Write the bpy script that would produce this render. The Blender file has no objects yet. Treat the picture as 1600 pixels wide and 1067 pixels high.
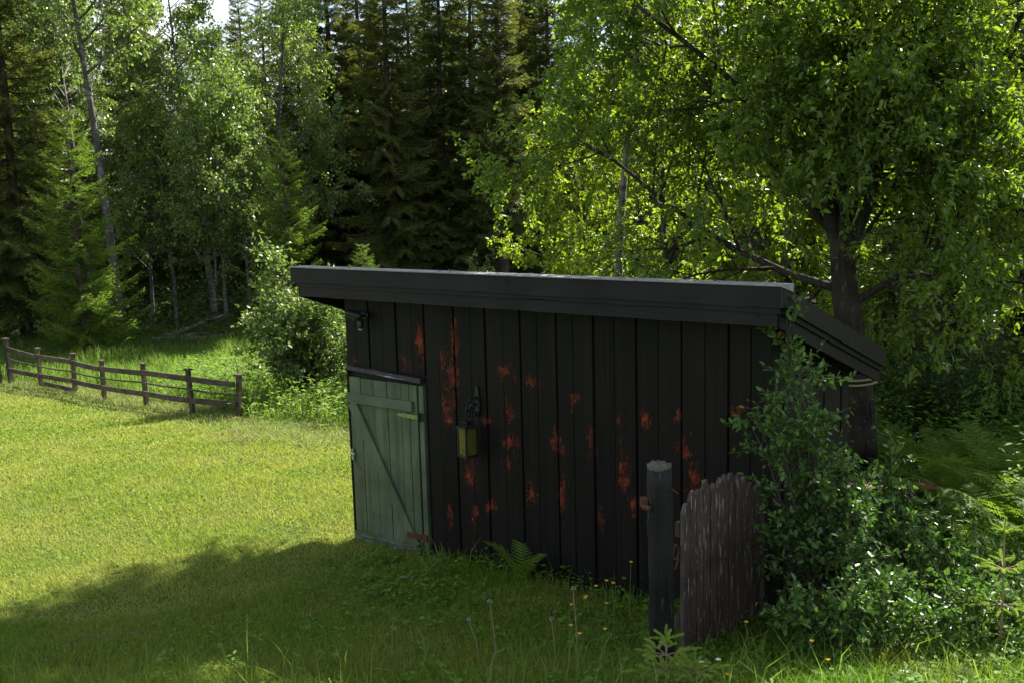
import bpy, math
import numpy as np
from mathutils import Vector, Matrix

R = math.radians
scene = bpy.context.scene
COL = scene.collection

# ------------------------------------------------------------------ camera
def make_camera():
    cam = bpy.data.cameras.new('camera')
    cam.sensor_width = 36.0
    cam.lens = 1590.0 / 1600.0 * 36.0
    cam.clip_start = 0.05
    cam.clip_end = 1000.0
    o = bpy.data.objects.new('camera', cam)
    COL.objects.link(o)
    p, r = R(8.41), R(1.55)
    fw = Vector((0, math.cos(p), -math.sin(p)))
    r0 = Vector((1, 0, 0))
    u0 = r0.cross(fw)
    right = math.cos(r) * r0 - math.sin(r) * u0
    up = math.sin(r) * r0 + math.cos(r) * u0
    m = Matrix((right, up, -fw)).transposed().to_4x4()
    m.translation = Vector((0, 0, 3.07))
    o.matrix_world = m
    scene.camera = o
make_camera()

# ------------------------------------------------------------------ sky, sun, exposure
SUN_AZ = math.atan2(0.70, 0.85)          # clockwise from +Y
SUN_EL = math.atan2(1.0, math.hypot(0.70, 0.85))
world = bpy.data.worlds.new('World')
scene.world = world
world.use_nodes = True
nt = world.node_tree
nt.nodes.clear()
w_out = nt.nodes.new('ShaderNodeOutputWorld')
w_bg = nt.nodes.new('ShaderNodeBackground')
w_sky = nt.nodes.new('ShaderNodeTexSky')
w_sky.sky_type = 'NISHITA'
w_sky.sun_disc = False
w_sky.sun_elevation = SUN_EL
w_sky.sun_rotation = SUN_AZ
w_sky.air_density = 1.0
w_sky.dust_density = 0.6
w_bg.inputs['Strength'].default_value = 0.054
# scattered fair-weather clouds over the whole sky
w_tc = nt.nodes.new('ShaderNodeTexCoord')
w_map = nt.nodes.new('ShaderNodeMapping')
w_map.inputs['Scale'].default_value = (1.0, 1.0, 2.4)
w_noise = nt.nodes.new('ShaderNodeTexNoise')
w_noise.inputs['Scale'].default_value = 2.3
w_noise.inputs['Detail'].default_value = 8.0
w_noise.inputs['Roughness'].default_value = 0.58
w_ramp = nt.nodes.new('ShaderNodeValToRGB')
w_ramp.color_ramp.elements[0].position = 0.47
w_ramp.color_ramp.elements[1].position = 0.66
w_mix = nt.nodes.new('ShaderNodeMixRGB')
w_mix.inputs['Color2'].default_value = (11.0, 11.0, 11.2, 1)
nt.links.new(w_tc.outputs['Generated'], w_map.inputs['Vector'])
nt.links.new(w_map.outputs['Vector'], w_noise.inputs['Vector'])
nt.links.new(w_noise.outputs['Fac'], w_ramp.inputs['Fac'])
nt.links.new(w_ramp.outputs['Color'], w_mix.inputs['Fac'])
nt.links.new(w_sky.outputs['Color'], w_mix.inputs['Color1'])
nt.links.new(w_mix.outputs['Color'], w_bg.inputs['Color'])
nt.links.new(w_bg.outputs['Background'], w_out.inputs['Surface'])

sun = bpy.data.lights.new('sun', 'SUN')
sun.energy = 5.0
sun.angle = R(0.53)
sun.color = (1.0, 0.95, 0.86)
sun_o = bpy.data.objects.new('sun', sun)
COL.objects.link(sun_o)
sun_dir = Vector((0.70, 0.85, 1.0)).normalized()
sun_o.rotation_euler = sun_dir.to_track_quat('Z', 'Y').to_euler()
sun_o.location = (20, 25, 30)

scene.view_settings.view_transform = 'Standard'
scene.view_settings.look = 'None'
scene.view_settings.exposure = 1.7
scene.view_settings.gamma = 1.0
scene.view_settings.use_curve_mapping = False
scene.render.engine = 'CYCLES'
scene.cycles.max_bounces = 6
scene.cycles.diffuse_bounces = 3
scene.cycles.glossy_bounces = 2
scene.cycles.transmission_bounces = 5
scene.cycles.transparent_max_bounces = 4
scene.cycles.caustics_reflective = False
scene.cycles.caustics_refractive = False
scene.cycles.sample_clamp_indirect = 4.0
scene.cycles.use_denoising = True

# ------------------------------------------------------------------ terrain function
def sp(t):
    return np.logaddexp(0.0, t)

def gh(x, y):
    """height of the ground: a bank rising towards the viewer, the lawn falling away to the wood"""
    x = np.asarray(x, float); y = np.asarray(y, float)
    h = 0.11 * sp((7.0 - y) / 0.5) - 0.065 * (sp(y - 10.0) - sp(y - 22.0))
    h = h + 0.018 * np.sin(x * 1.7 + 0.6 * y) * np.sin(y * 1.3 - 0.4 * x) + 0.012 * np.sin(3.1 * x + 1.0) * np.sin(2.7 * y)
    return h

def gz(x, y):
    return float(gh(x, y))

SHED = Vector((-1.4685, 8.9069, 0.0))
UX, UY = 0.78121583, -0.62426102          # along the shed front
VX, VY = 0.62426102, 0.78121583           # towards the shed back

def shed_uv(x, y):
    dx, dy = x - SHED.x, y - SHED.y
    return dx * UX + dy * UY, dx * VX + dy * VY

# ------------------------------------------------------------------ object helpers
def tag(o, label=None, cat=None, group=None, kind=None):
    if label: o['label'] = label
    if cat: o['category'] = cat
    if group: o['group'] = group
    if kind: o['kind'] = kind
    return o

def empty(name, loc=(0, 0, 0), rz=0.0, label=None, cat=None, group=None):
    o = bpy.data.objects.new(name, None)
    o.empty_display_size = 0.2
    o.location = loc
    o.rotation_euler = (0, 0, rz)
    COL.objects.link(o)
    return tag(o, label, cat, group)

def obj(name, me, parent=None, loc=(0, 0, 0)):
    o = bpy.data.objects.new(name, me)
    COL.objects.link(o)
    if parent is not None:
        o.parent = parent
    o.location = loc
    return o

def np_mesh(name, verts, polys, mat, smooth=False):
    """polys: (n, k) array, every polygon with the same corner count"""
    verts = np.asarray(verts, np.float32).reshape(-1, 3)
    polys = np.asarray(polys, np.int32)
    n, k = polys.shape
    me = bpy.data.meshes.new(name)
    me.vertices.add(len(verts))
    me.vertices.foreach_set('co', verts.ravel())
    me.loops.add(n * k)
    me.loops.foreach_set('vertex_index', polys.ravel())
    me.polygons.add(n)
    me.polygons.foreach_set('loop_start', np.arange(n, dtype=np.int32) * k)
    me.polygons.foreach_set('loop_total', np.full(n, k, np.int32))
    if smooth:
        me.polygons.foreach_set('use_smooth', np.ones(n, bool))
    me.materials.append(mat)
    me.update(calc_edges=True)
    me.validate()
    return me

class Geo:
    """collects polygons of any size for one part"""
    def __init__(self):
        self.v = []; self.f = []
    def poly(self, pts, faces):
        b = len(self.v)
        self.v += [tuple(p) for p in pts]
        self.f += [[b + i for i in f] for f in faces]
    def box(self, a, b, ch=0.0):
        (x0, y0, z0), (x1, y1, z1) = a, b
        p = [(x0, y0, z0), (x1, y0, z0), (x1, y1, z0), (x0, y1, z0), (x0, y0, z1), (x1, y0, z1), (x1, y1, z1), (x0, y1, z1)]
        self.poly(p, [(0, 3, 2, 1), (4, 5, 6, 7), (0, 1, 5, 4), (1, 2, 6, 5), (2, 3, 7, 6), (3, 0, 4, 7)])
    def prism(self, prof, p0, p1, up=(0, 0, 1)):
        """profile of (side, up) points swept from p0 to p1"""
        p0 = Vector(p0); p1 = Vector(p1)
        d = (p1 - p0).normalized()
        s = d.cross(Vector(up)).normalized()
        w = s.cross(d).normalized()
        n = len(prof)
        pts = [p0 + s * a + w * b for a, b in prof] + [p1 + s * a + w * b for a, b in prof]
        fs = [(i, (i + 1) % n, n + (i + 1) % n, n + i) for i in range(n)]
        fs += [tuple(reversed(range(n))), tuple(range(n, 2 * n))]
        self.poly(pts, fs)
    def tube(self, pts, rad, k=8, cap=True):
        pts = [Vector(p) for p in pts]
        if not hasattr(rad, '__len__'): rad = [rad] * len(pts)
        rings = []
        prev = None
        for i, p in enumerate(pts):
            a = pts[max(i - 1, 0)]; b = pts[min(i + 1, len(pts) - 1)]
            t = (b - a).normalized()
            if prev is None:
                n = t.orthogonal().normalized()
            else:
                n = (prev - t * prev.dot(t)).normalized()
            prev = n
            m = t.cross(n)
            rings.append([p + (n * math.cos(2 * math.pi * j / k) + m * math.sin(2 * math.pi * j / k)) * rad[i] for j in range(k)])
        v = [q for rg in rings for q in rg]
        f = []
        for i in range(len(pts) - 1):
            for j in range(k):
                f.append((i * k + j, i * k + (j + 1) % k, (i + 1) * k + (j + 1) % k, (i + 1) * k + j))
        if cap:
            f.append(tuple(reversed(range(k)))); f.append(tuple(range((len(pts) - 1) * k, len(pts) * k)))
        self.poly(v, f)
    def lathe(self, prof, c=(0, 0, 0), k=16):
        c = Vector(c); n = len(prof)
        v = [c + Vector((r * math.cos(2 * math.pi * j / k), r * math.sin(2 * math.pi * j / k), z)) for r, z in prof for j in range(k)]
        f = [(i * k + j, i * k + (j + 1) % k, (i + 1) * k + (j + 1) % k, (i + 1) * k + j) for i in range(n - 1) for j in range(k)]
        f.append(tuple(reversed(range(k)))); f.append(tuple(range((n - 1) * k, n * k)))
        self.poly(v, f)
    def mesh(self, name, mat, smooth=False):
        me = bpy.data.meshes.new(name)
        me.from_pydata([tuple(q) for q in self.v], [], self.f)
        if smooth:
            for p in me.polygons: p.use_smooth = True
        me.materials.append(mat)
        me.update()
        return me
    def build(self, name, mat, parent=None, smooth=False):
        return obj(name, self.mesh(name, mat, smooth), parent)

def board(x0, x1, y_face, z0, z1, t=0.022, ch=0.004, axis='x', ztop2=None, zb2=None):
    """upright board whose face looks towards -y (axis x) ; chamfered long edges. ztop2: height at x1"""
    g = Geo()
    zt2 = z1 if ztop2 is None else ztop2
    zb2 = z0 if zb2 is None else zb2
    prof = [(x0, t), (x0, ch), (x0 + ch, 0), (x1 - ch, 0), (x1, ch), (x1, t)]
    n = len(prof)
    lo, hi = [], []
    for a, b in prof:
        q = (a - x0) / max(x1 - x0, 1e-6)
        zl = z0 + (zb2 - z0) * q; zh = z1 + (zt2 - z1) * q
        if axis == 'x':
            lo.append((a, y_face + b, zl)); hi.append((a, y_face + b, zh))
        elif axis == '+u':     # face looks towards +x, runs along y
            lo.append((y_face - b, a, zl)); hi.append((y_face - b, a, zh))
        elif axis == '-u':
            lo.append((y_face + b, a, zl)); hi.append((y_face + b, a, zh))
        elif axis == '+v':
            lo.append((a, y_face - b, zl)); hi.append((a, y_face - b, zh))
    g.poly(lo + hi, [(i, (i + 1) % n, n + (i + 1) % n, n + i) for i in range(n)] + [tuple(reversed(range(n))), tuple(range(n, 2 * n))])
    return g

# ------------------------------------------------------------------ material helpers
def newmat(name):
    m = bpy.data.materials.new(name)
    m.use_nodes = True
    t = m.node_tree
    b = t.nodes.get('Principled BSDF')
    return m, t, b, t.nodes, t.links

def noise(t, scale=5.0, detail=4.0, rough=0.55, vec=None, mscale=None):
    n = t.nodes.new('ShaderNodeTexNoise')
    n.inputs['Scale'].default_value = scale
    n.inputs['Detail'].default_value = detail
    n.inputs['Roughness'].default_value = rough
    if vec is not None:
        if mscale is not None:
            mp = t.nodes.new('ShaderNodeMapping')
            mp.inputs['Scale'].default_value = mscale
            t.links.new(vec, mp.inputs['Vector'])
            vec = mp.outputs['Vector']
        t.links.new(vec, n.inputs['Vector'])
    return n.outputs['Fac']

def ramp(t, fac, stops, interp='LINEAR'):
    r = t.nodes.new('ShaderNodeValToRGB')
    r.color_ramp.interpolation = interp
    e = r.color_ramp.elements
    while len(e) > 1: e.remove(e[0])
    e[0].position = stops[0][0]; e[0].color = tuple(stops[0][1]) + (1,)
    for p, c in stops[1:]:
        q = e.new(p); q.color = tuple(c) + (1,)
    t.links.new(fac, r.inputs['Fac'])
    return r.outputs['Color']

def mixc(t, fac, a, b, blend='MIX'):
    m = t.nodes.new('ShaderNodeMixRGB')
    m.blend_type = blend
    for s, v in (('Fac', fac), ('Color1', a), ('Color2', b)):
        if hasattr(v, 'links') or isinstance(v, bpy.types.NodeSocket):
            t.links.new(v, m.inputs[s])
        elif isinstance(v, (int, float)):
            m.inputs[s].default_value = v
        else:
            m.inputs[s].default_value = tuple(v) + (1,)
    return m.outputs['Color']

def math_(t, op, a, b=None):
    m = t.nodes.new('ShaderNodeMath'); m.operation = op
    for i, v in enumerate((a, b)):
        if v is None: continue
        if isinstance(v, bpy.types.NodeSocket): t.links.new(v, m.inputs[i])
        else: m.inputs[i].default_value = v
    return m.outputs[0]

def bump(t, b, height, strength=0.4, dist=0.01):
    n = t.nodes.new('ShaderNodeBump')
    n.inputs['Strength'].default_value = strength
    n.inputs['Distance'].default_value = dist
    t.links.new(height, n.inputs['Height'])
    t.links.new(n.outputs['Normal'], b.inputs['Normal'])

def coords(t, which='Object'):
    return t.nodes.new('ShaderNodeTexCoord').outputs[which]

def wood_mat(name, c1, c2, grain=(60, 60, 3.0), rough=0.7, spec=0.3, fleck=None, fleck_at=0.6, moss=None, bstr=0.5, bdist=0.006):
    m, t, b, N, L = newmat(name)
    co = coords(t)
    f = noise(t, 1.0, 6, 0.62, co, grain)
    c = ramp(t, f, [(0.3, c1), (0.7, c2)])
    big = noise(t, 3.0, 3, 0.5, co)
    c = mixc(t, 0.5, c, ramp(t, big, [(0.35, tuple(x * 0.72 for x in c1)), (0.65, tuple(min(1, x * 1.12) for x in c2))]))
    if fleck is not None:
        ff = noise(t, 1.0, 5, 0.7, co, (grain[0] * 0.8, grain[1] * 0.8, grain[2] * 1.5))
        fl = ramp(t, ff, [(fleck_at, (0, 0, 0)), (fleck_at + 0.05, (1, 1, 1))])
        c = mixc(t, fl, c, fleck)
    if moss is not None:
        mm = ramp(t, noise(t, 9.0, 5, 0.65, co), [(0.56, (0, 0, 0)), (0.68, (1, 1, 1))])
        c = mixc(t, mm, c, moss)
    L.new(c, b.inputs['Base Color'])
    b.inputs['Roughness'].default_value = rough
    b.inputs['Specular IOR Level'].default_value = spec
    bump(t, b, f, bstr, bdist)
    return m

def flat_mat(name, c, rough=0.6, metal=0.0, spec=0.4, var=0.25, scale=14.0):
    m, t, b, N, L = newmat(name)
    co = coords(t)
    f = noise(t, scale, 5, 0.6, co)
    L.new(ramp(t, f, [(0.3, tuple(x * (1 - var) for x in c)), (0.7, tuple(min(1, x * (1 + var)) for x in c))]), b.inputs['Base Color'])
    b.inputs['Roughness'].default_value = rough
    b.inputs['Metallic'].default_value = metal
    b.inputs['Specular IOR Level'].default_value = spec
    bump(t, b, f, 0.25, 0.004)
    return m

def leaf_mat(name, dark, light, trans=0.45, tcol=None, rough=0.42, spec=0.35, patch=None, patch_scale=0.5):
    """thin leaf: reflects a little, lets light through; every leaf its own tone"""
    m, t, b, N, L = newmat(name)
    geo = N.new('ShaderNodeNewGeometry')
    oi = N.new('ShaderNodeObjectInfo')
    f = math_(t, 'ADD', math_(t, 'MULTIPLY', geo.outputs['Random Per Island'], 0.75), math_(t, 'MULTIPLY', oi.outputs['Random'], 0.25))
    c = mixc(t, f, dark, light)
    if patch is not None:
        pf = ramp(t, noise(t, patch_scale, 4, 0.6, geo.outputs['Position']), [(0.4, (0, 0, 0)), (0.64, (1, 1, 1))])
        c = mixc(t, math_(t, 'MULTIPLY', pf, 0.75), c, patch)
    L.new(c, b.inputs['Base Color'])
    b.inputs['Roughness'].default_value = rough
    b.inputs['Specular IOR Level'].default_value = spec
    tr = N.new('ShaderNodeBsdfTranslucent')
    tc = tcol if tcol is not None else (1.25, 1.35, 0.55)
    mul = mixc(t, 1.0, c, tc, 'MULTIPLY')
    L.new(mul, tr.inputs['Color'])
    mx = N.new('ShaderNodeMixShader')
    mx.inputs['Fac'].default_value = trans
    L.new(b.outputs['BSDF'], mx.inputs[1])
    L.new(tr.outputs['BSDF'], mx.inputs[2])
    L.new(mx.outputs['Shader'], N['Material Output'].inputs['Surface'])
    return m

M = {}
M['lawn_blade'] = leaf_mat('lawn_blade', (0.14, 0.22, 0.034), (0.30, 0.36, 0.080), 0.44, (1.2, 1.2, 0.6), 0.6, 0.15, (0.36, 0.365, 0.11), 0.9)
M['rough_blade'] = leaf_mat('rough_blade', (0.07, 0.165, 0.012), (0.20, 0.32, 0.040), 0.42, (1.2, 1.25, 0.6), 0.6, 0.12, (0.24, 0.26, 0.06), 1.1)
M['meadow_blade'] = leaf_mat('meadow_blade', (0.09, 0.18, 0.028), (0.22, 0.31, 0.075), 0.48, (1.2, 1.25, 0.65), 0.6, 0.15)
M['clover'] = leaf_mat('clover', (0.14, 0.23, 0.03), (0.30, 0.37, 0.08), 0.38, (1.15, 1.2, 0.6), 0.6, 0.12)
M['dry_blade'] = leaf_mat('dry_blade', (0.20, 0.21, 0.07), (0.36, 0.34, 0.15), 0.3, (1.1, 1.1, 0.7), 0.6, 0.2)
M['weed_leaf'] = leaf_mat('weed_leaf', (0.06, 0.15, 0.014), (0.17, 0.28, 0.045), 0.4, None, 0.6, 0.15)
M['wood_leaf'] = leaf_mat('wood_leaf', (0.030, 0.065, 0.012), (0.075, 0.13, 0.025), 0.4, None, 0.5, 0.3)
M['fern'] = leaf_mat('fern', (0.09, 0.185, 0.02), (0.20, 0.29, 0.05), 0.48, (1.2, 1.2, 0.6), 0.6, 0.12)
M['birch_leaf'] = leaf_mat('birch_leaf', (0.095, 0.155, 0.032), (0.23, 0.285, 0.080), 0.48, (1.25, 1.4, 0.7), 0.32, 0.55)
M['willow_leaf'] = leaf_mat('willow_leaf', (0.055, 0.115, 0.018), (0.145, 0.22, 0.036), 0.52, (2.0, 1.85, 0.5), 0.36, 0.5)
M['alder_leaf'] = leaf_mat('alder_leaf', (0.11, 0.185, 0.02), (0.24, 0.31, 0.045), 0.56, (1.8, 1.7, 0.5), 0.4, 0.4)
M['shrub_leaf'] = leaf_mat('shrub_leaf', (0.05, 0.125, 0.022), (0.15, 0.255, 0.058), 0.32, None, 0.36, 0.38)
M['sapling_leaf'] = leaf_mat('sapling_leaf', (0.10, 0.17, 0.04), (0.21, 0.28, 0.085), 0.45, (1.15, 1.2, 0.7), 0.38, 0.45)
M['needle'] = leaf_mat('needle', (0.060, 0.085, 0.022), (0.200, 0.205, 0.060), 0.38, None, 0.5, 0.3)
M['needle_young'] = leaf_mat('needle_young', (0.08, 0.15, 0.018), (0.24, 0.32, 0.05), 0.42, None, 0.5, 0.3)
M['needle_shoot'] = leaf_mat('needle_shoot', (0.22, 0.34, 0.05), (0.36, 0.46, 0.10), 0.35, None, 0.5, 0.3)
M['bark'] = wood_mat('bark', (0.035, 0.027, 0.021), (0.12, 0.10, 0.082), (16, 16, 4), 0.9, 0.15, bstr=0.9)
M['willow_bark'] = wood_mat('willow_bark', (0.007, 0.006, 0.005), (0.075, 0.063, 0.050), (26, 26, 5), 0.95, 0.1, fleck=(0.12, 0.12, 0.105), fleck_at=0.60, bstr=1.0, bdist=0.03)
M['dead_wood'] = wood_mat('dead_wood', (0.10, 0.085, 0.07), (0.25, 0.22, 0.19), (30, 30, 6), 0.9, 0.15)
M['green_stem'] = flat_mat('green_stem', (0.10, 0.16, 0.04), 0.6)
M['dry_stem'] = flat_mat('dry_stem', (0.26, 0.20, 0.11), 0.7)

def birch_bark():
    m, t, b, N, L = newmat('birch_bark')
    co = coords(t)
    f = noise(t, 1.0, 5, 0.6, co, (4.0, 4.0, 16.0))
    g = noise(t, 1.0, 4, 0.6, co, (5.0, 5.0, 2.2))
    c = ramp(t, f, [(0.38, (0.05, 0.042, 0.036)), (0.52, (0.17, 0.16, 0.145)), (0.75, (0.30, 0.29, 0.265))])
    dk = ramp(t, g, [(0.40, (0, 0, 0)), (0.56, (1, 1, 1))])
    c = mixc(t, dk, c, (0.06, 0.05, 0.042))
    L.new(c, b.inputs['Base Color'])
    b.inputs['Roughness'].default_value = 0.8
    bump(t, b, f, 0.4, 0.01)
    return m
M['birch_bark'] = birch_bark()

# ------------------------------------------------------------------ vector foliage helpers
def unit(a):
    return a / np.maximum(np.linalg.norm(a, axis=-1, keepdims=True), 1e-9)

def leaves_to_mesh(name, mat, pos, axis, nrm, length, width, shape='leaf', fold=0.25, curl=0.12):
    """shape leaf: 6 corners in two folded halves; shape quad: 4 corners in two triangles"""
    pos = np.asarray(pos); n = len(pos)
    a = unit(np.asarray(axis))
    s = unit(np.cross(a, nrm))
    w = np.cross(s, a)
    Ln = np.asarray(length).reshape(-1, 1) * np.ones((n, 1)); Wd = np.asarray(width).reshape(-1, 1) * np.ones((n, 1)) * 0.5
    if shape == 'leaf':
        V = np.stack([pos,
                      pos + a * Ln * 0.30 + s * Wd * 0.9 + w * Wd * fold,
                      pos + a * Ln * 0.68 + s * Wd * 0.78 + w * Wd * fold - w * Ln * curl * 0.4,
                      pos + a * Ln - w * Ln * curl,
                      pos + a * Ln * 0.68 - s * Wd * 0.78 + w * Wd * fold - w * Ln * curl * 0.4,
                      pos + a * Ln * 0.30 - s * Wd * 0.9 + w * Wd * fold], 1)
        b = np.arange(n)[:, None] * 6
        P = np.concatenate([b + np.array([[0, 1, 2, 3]]), b + np.array([[0, 3, 4, 5]])], 0)
    else:
        V = np.stack([pos, pos + a * Ln * 0.45 + s * Wd + w * Wd * fold, pos + a * Ln - w * Ln * curl, pos + a * Ln * 0.45 - s * Wd + w * Wd * fold], 1)
        b = np.arange(n)[:, None] * 4
        P = np.concatenate([b + np.array([[0, 1, 2]]), b + np.array([[0, 2, 3]])], 0)
    return np_mesh(name, V.reshape(-1, 3), P, mat)

class Tubes:
    def __init__(self):
        self.V = []; self.F = []; self.n = 0
    def add(self, pts, rad, k=5):
        pts = np.asarray(pts, float); rad = np.asarray(rad, float)
        m = len(pts)
        t = np.gradient(pts, axis=0); t = unit(t)
        ref = np.array([0.0, 0, 1]) if abs(t[0, 2]) < 0.8 else np.array([1.0, 0, 0])
        a = unit(np.cross(t, ref)); b = np.cross(t, a)
        ang = np.arange(k) * 2 * np.pi / k
        ring = pts[:, None, :] + rad[:, None, None] * (a[:, None, :] * np.cos(ang)[None, :, None] + b[:, None, :] * np.sin(ang)[None, :, None])
        i = np.arange(m - 1)[:, None] * k; j = np.arange(k)[None, :]
        q = np.stack([i + j, i + (j + 1) % k, i + k + (j + 1) % k, i + k + j], -1).reshape(-1, 4) + self.n
        self.V.append(ring.reshape(-1, 3)); self.F.append(q); self.n += m * k
    def mesh(self, name, mat):
        return np_mesh(name, np.concatenate(self.V), np.concatenate(self.F), mat, True)

def rvec(rng):
    v = rng.normal(size=3)
    return v / np.linalg.norm(v)

def grow(tb, tw, rng, p, d, L, r, lev, P):
    """one branch and everything that grows from it; tw collects leafy twigs"""
    n = P['seg'][lev]
    pts = [np.array(p, float)]
    d = np.array(d, float)
    for i in range(n):
        d = d + rvec(rng) * P['wander'][lev] + np.array([0, 0, P['trop'][lev]])
        d /= np.linalg.norm(d)
        pts.append(pts[-1] + d * L / n)
    pts = np.array(pts)
    rad = np.linspace(r, max(r * P['taper'][lev], 0.0025), n + 1)
    tb.add(pts, rad, P['k'][lev])
    branch_from(tb, tw, rng, pts, rad, L, lev, P)

def branch_from(tb, tw, rng, pts, rad, L, lev, P):
    n = len(pts) - 1
    if lev == P['max']:
        tw.append(pts); return
    nc = P['nch'][lev]
    for c in range(nc):
        t = P['t0'][lev] + (0.99 - P['t0'][lev]) * (c + rng.uniform(0.1, 0.9)) / nc
        i = min(int(t * n), n - 1); f = t * n - i
        q = pts[i] * (1 - f) + pts[i + 1] * f
        ax = pts[i + 1] - pts[i]; ax /= np.linalg.norm(ax)
        side = np.cross(ax, rvec(rng)); side /= max(np.linalg.norm(side), 1e-6)
        an = R(P['ang'][lev] + rng.uniform(-14, 14))
        nd = ax * math.cos(an) + side * math.sin(an)
        shape = P['shape'][lev](t)
        nL = P['len'][lev + 1] * shape * rng.uniform(0.7, 1.2)
        rr = (rad[i] * (1 - f) + rad[i + 1] * f)
        grow(tb, tw, rng, q, nd, nL, min(rr * 0.62, P['rmax'][lev + 1]), lev + 1, P)
    if lev >= P['max'] - 1:
        tw.append(pts[len(pts) // 2:])

def twig_leaves(rng, tw, per, spread=0.03, droop=0.35, along=0.5):
    """positions, axes and normals of leaves on all twigs"""
    pos, ax = [], []
    for pts in tw:
        n = len(pts) - 1
        t = rng.uniform(0.05, 1.0, per) * n
        i = np.minimum(t.astype(int), n - 1); f = (t - i)[:, None]
        q = pts[i] * (1 - f) + pts[i + 1] * f
        d = unit(pts[i + 1] - pts[i])
        pos.append(q); ax.append(d)
    pos = np.concatenate(pos); ax = np.concatenate(ax)
    n = len(pos)
    rnd = unit(rng.normal(size=(n, 3)))
    a = unit(ax * along + rnd * 0.85 + np.array([0, 0, -droop]))
    nr = unit(rng.normal(size=(n, 3)) * 0.7 + np.array([0, 0, 0.9]))
    pos = pos + rng.normal(size=(n, 3)) * spread
    return pos, a, nr

def place(name, proto, loc, rz, s, label, cat, group=None, sz=None):
    """a tree: an Empty at its foot with its trunk and crown as parts"""
    e = empty(name, loc, rz, label, cat, group)
    e.scale = (s, s, s * (sz or 1.0))
    for pn, me in proto:
        obj(pn, me, e)
    return e

# ------------------------------------------------------------------ ground
def make_ground():
    k = np.linspace(-1, 1, 181)
    sx = 7.0 * np.sinh(k * 4.0) / math.sinh(4.0) * 40
    ky = np.linspace(-1, 1, 201)
    sy = 12.0 + 9.0 * np.sinh(ky * 4.0) / math.sinh(4.0) * 36
    X, Y = np.meshgrid(sx, sy)
    Yc = np.clip(Y, -3, 400)
    Z = gh(X, Yc)
    nx, ny = len(sx), len(sy)
    i = np.arange(ny - 1)[:, None] * nx + np.arange(nx - 1)[None, :]
    q = np.stack([i, i + 1, i + nx + 1, i + nx], -1).reshape(-1, 4)
    m, t, b, N, L = newmat('soil_and_turf')
    geo = N.new('ShaderNodeNewGeometry')
    po = geo.outputs['Position']
    f1 = noise(t, 0.8, 6, 0.65, po)
    f2 = noise(t, 22.0, 5, 0.7, po)
    turf = ramp(t, f2, [(0.3, (0.04, 0.06, 0.012)), (0.6, (0.085, 0.11, 0.022)), (0.8, (0.14, 0.14, 0.045))])
    soil = ramp(t, f2, [(0.3, (0.014, 0.016, 0.007)), (0.6, (0.028, 0.034, 0.012)), (0.8, (0.048, 0.046, 0.022))])
    bare = ramp(t, f1, [(0.60, (0, 0, 0)), (0.70, (1, 1, 1))])
    turf = mixc(t, math_(t, 'MULTIPLY', bare, 0.6), turf, (0.17, 0.14, 0.075))
    sep = N.new('ShaderNodeSeparateXYZ'); L.new(po, sep.inputs[0])
    wob = math_(t, 'MULTIPLY', math_(t, 'SUBTRACT', f1, 0.5), 3.0)
    wood = N.new('ShaderNodeMapRange')
    wood.inputs['From Min'].default_value = 24.0; wood.inputs['From Max'].default_value = 27.5
    L.new(math_(t, 'ADD', sep.outputs['Y'], wob), wood.inputs['Value'])
    side = N.new('ShaderNodeMapRange')
    side.inputs['From Min'].default_value = 2.4; side.inputs['From Max'].default_value = 3.6
    L.new(math_(t, 'ADD', sep.outputs['X'], wob), side.inputs['Value'])
    wf = math_(t, 'MAXIMUM', wood.outputs[0], side.outputs[0])
    L.new(mixc(t, wf, turf, soil), b.inputs['Base Color'])
    b.inputs['Roughness'].default_value = 0.95
    b.inputs['Specular IOR Level'].default_value = 0.1
    bump(t, b, f2, 0.7, 0.02)
    o = obj('ground', np_mesh('ground', np.stack([X, Y, Z], -1).reshape(-1, 3), q, m, True))
    tag(o, kind='structure')
make_ground()


# ================================================================== the shed
PEEL = [(1.29, 1.9, 0.06, 0.2), (1.24, 1.6, 0.11, 0.3), (1.15, 1.75, 0.05, 0.2), (1.19, 1.313, 0.09, 0.22), (1.808, 1.688, 0.13, 0.11), (2.056, 1.611, 0.10, 0.08),
        (1.861, 1.39, 0.09, 0.13), (1.598, 1.282, 0.06, 0.05), (1.41, 0.807, 0.09, 0.23), (1.853, 1.1, 0.11, 0.17), (2.286, 1.192, 0.09, 0.13),
        (2.336, 0.801, 0.06, 0.25), (2.03, 0.749, 0.07, 0.17), (1.80, 0.95, 0.08, 0.12), (2.879, 1.035, 0.09, 0.25), (2.669, 0.661, 0.05, 0.16),
        (3.363, 1.291, 0.09, 0.13), (3.44, 1.095, 0.12, 0.15), (3.324, 1.511, 0.05, 0.05), (2.957, 0.81, 0.05, 0.16), (1.166, 0.40, 0.045, 0.16),
        (1.431, 0.487, 0.07, 0.15), (0.11, 1.64, 0.06, 0.05), (2.836, 1.43, 0.04, 0.05), (1.637, 0.577, 0.08, 0.1), (0.03, 1.53, 0.05, 0.12),
        (3.753, 1.605, 0.12, 0.03), (2.45, 1.55, 0.05, 0.12), (0.72, 1.66, 0.10, 0.09), (0.92, 1.85, 0.09, 0.25), (2.6, 1.25, 0.05, 0.2), (3.05, 1.45, 0.05, 0.1)]

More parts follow.
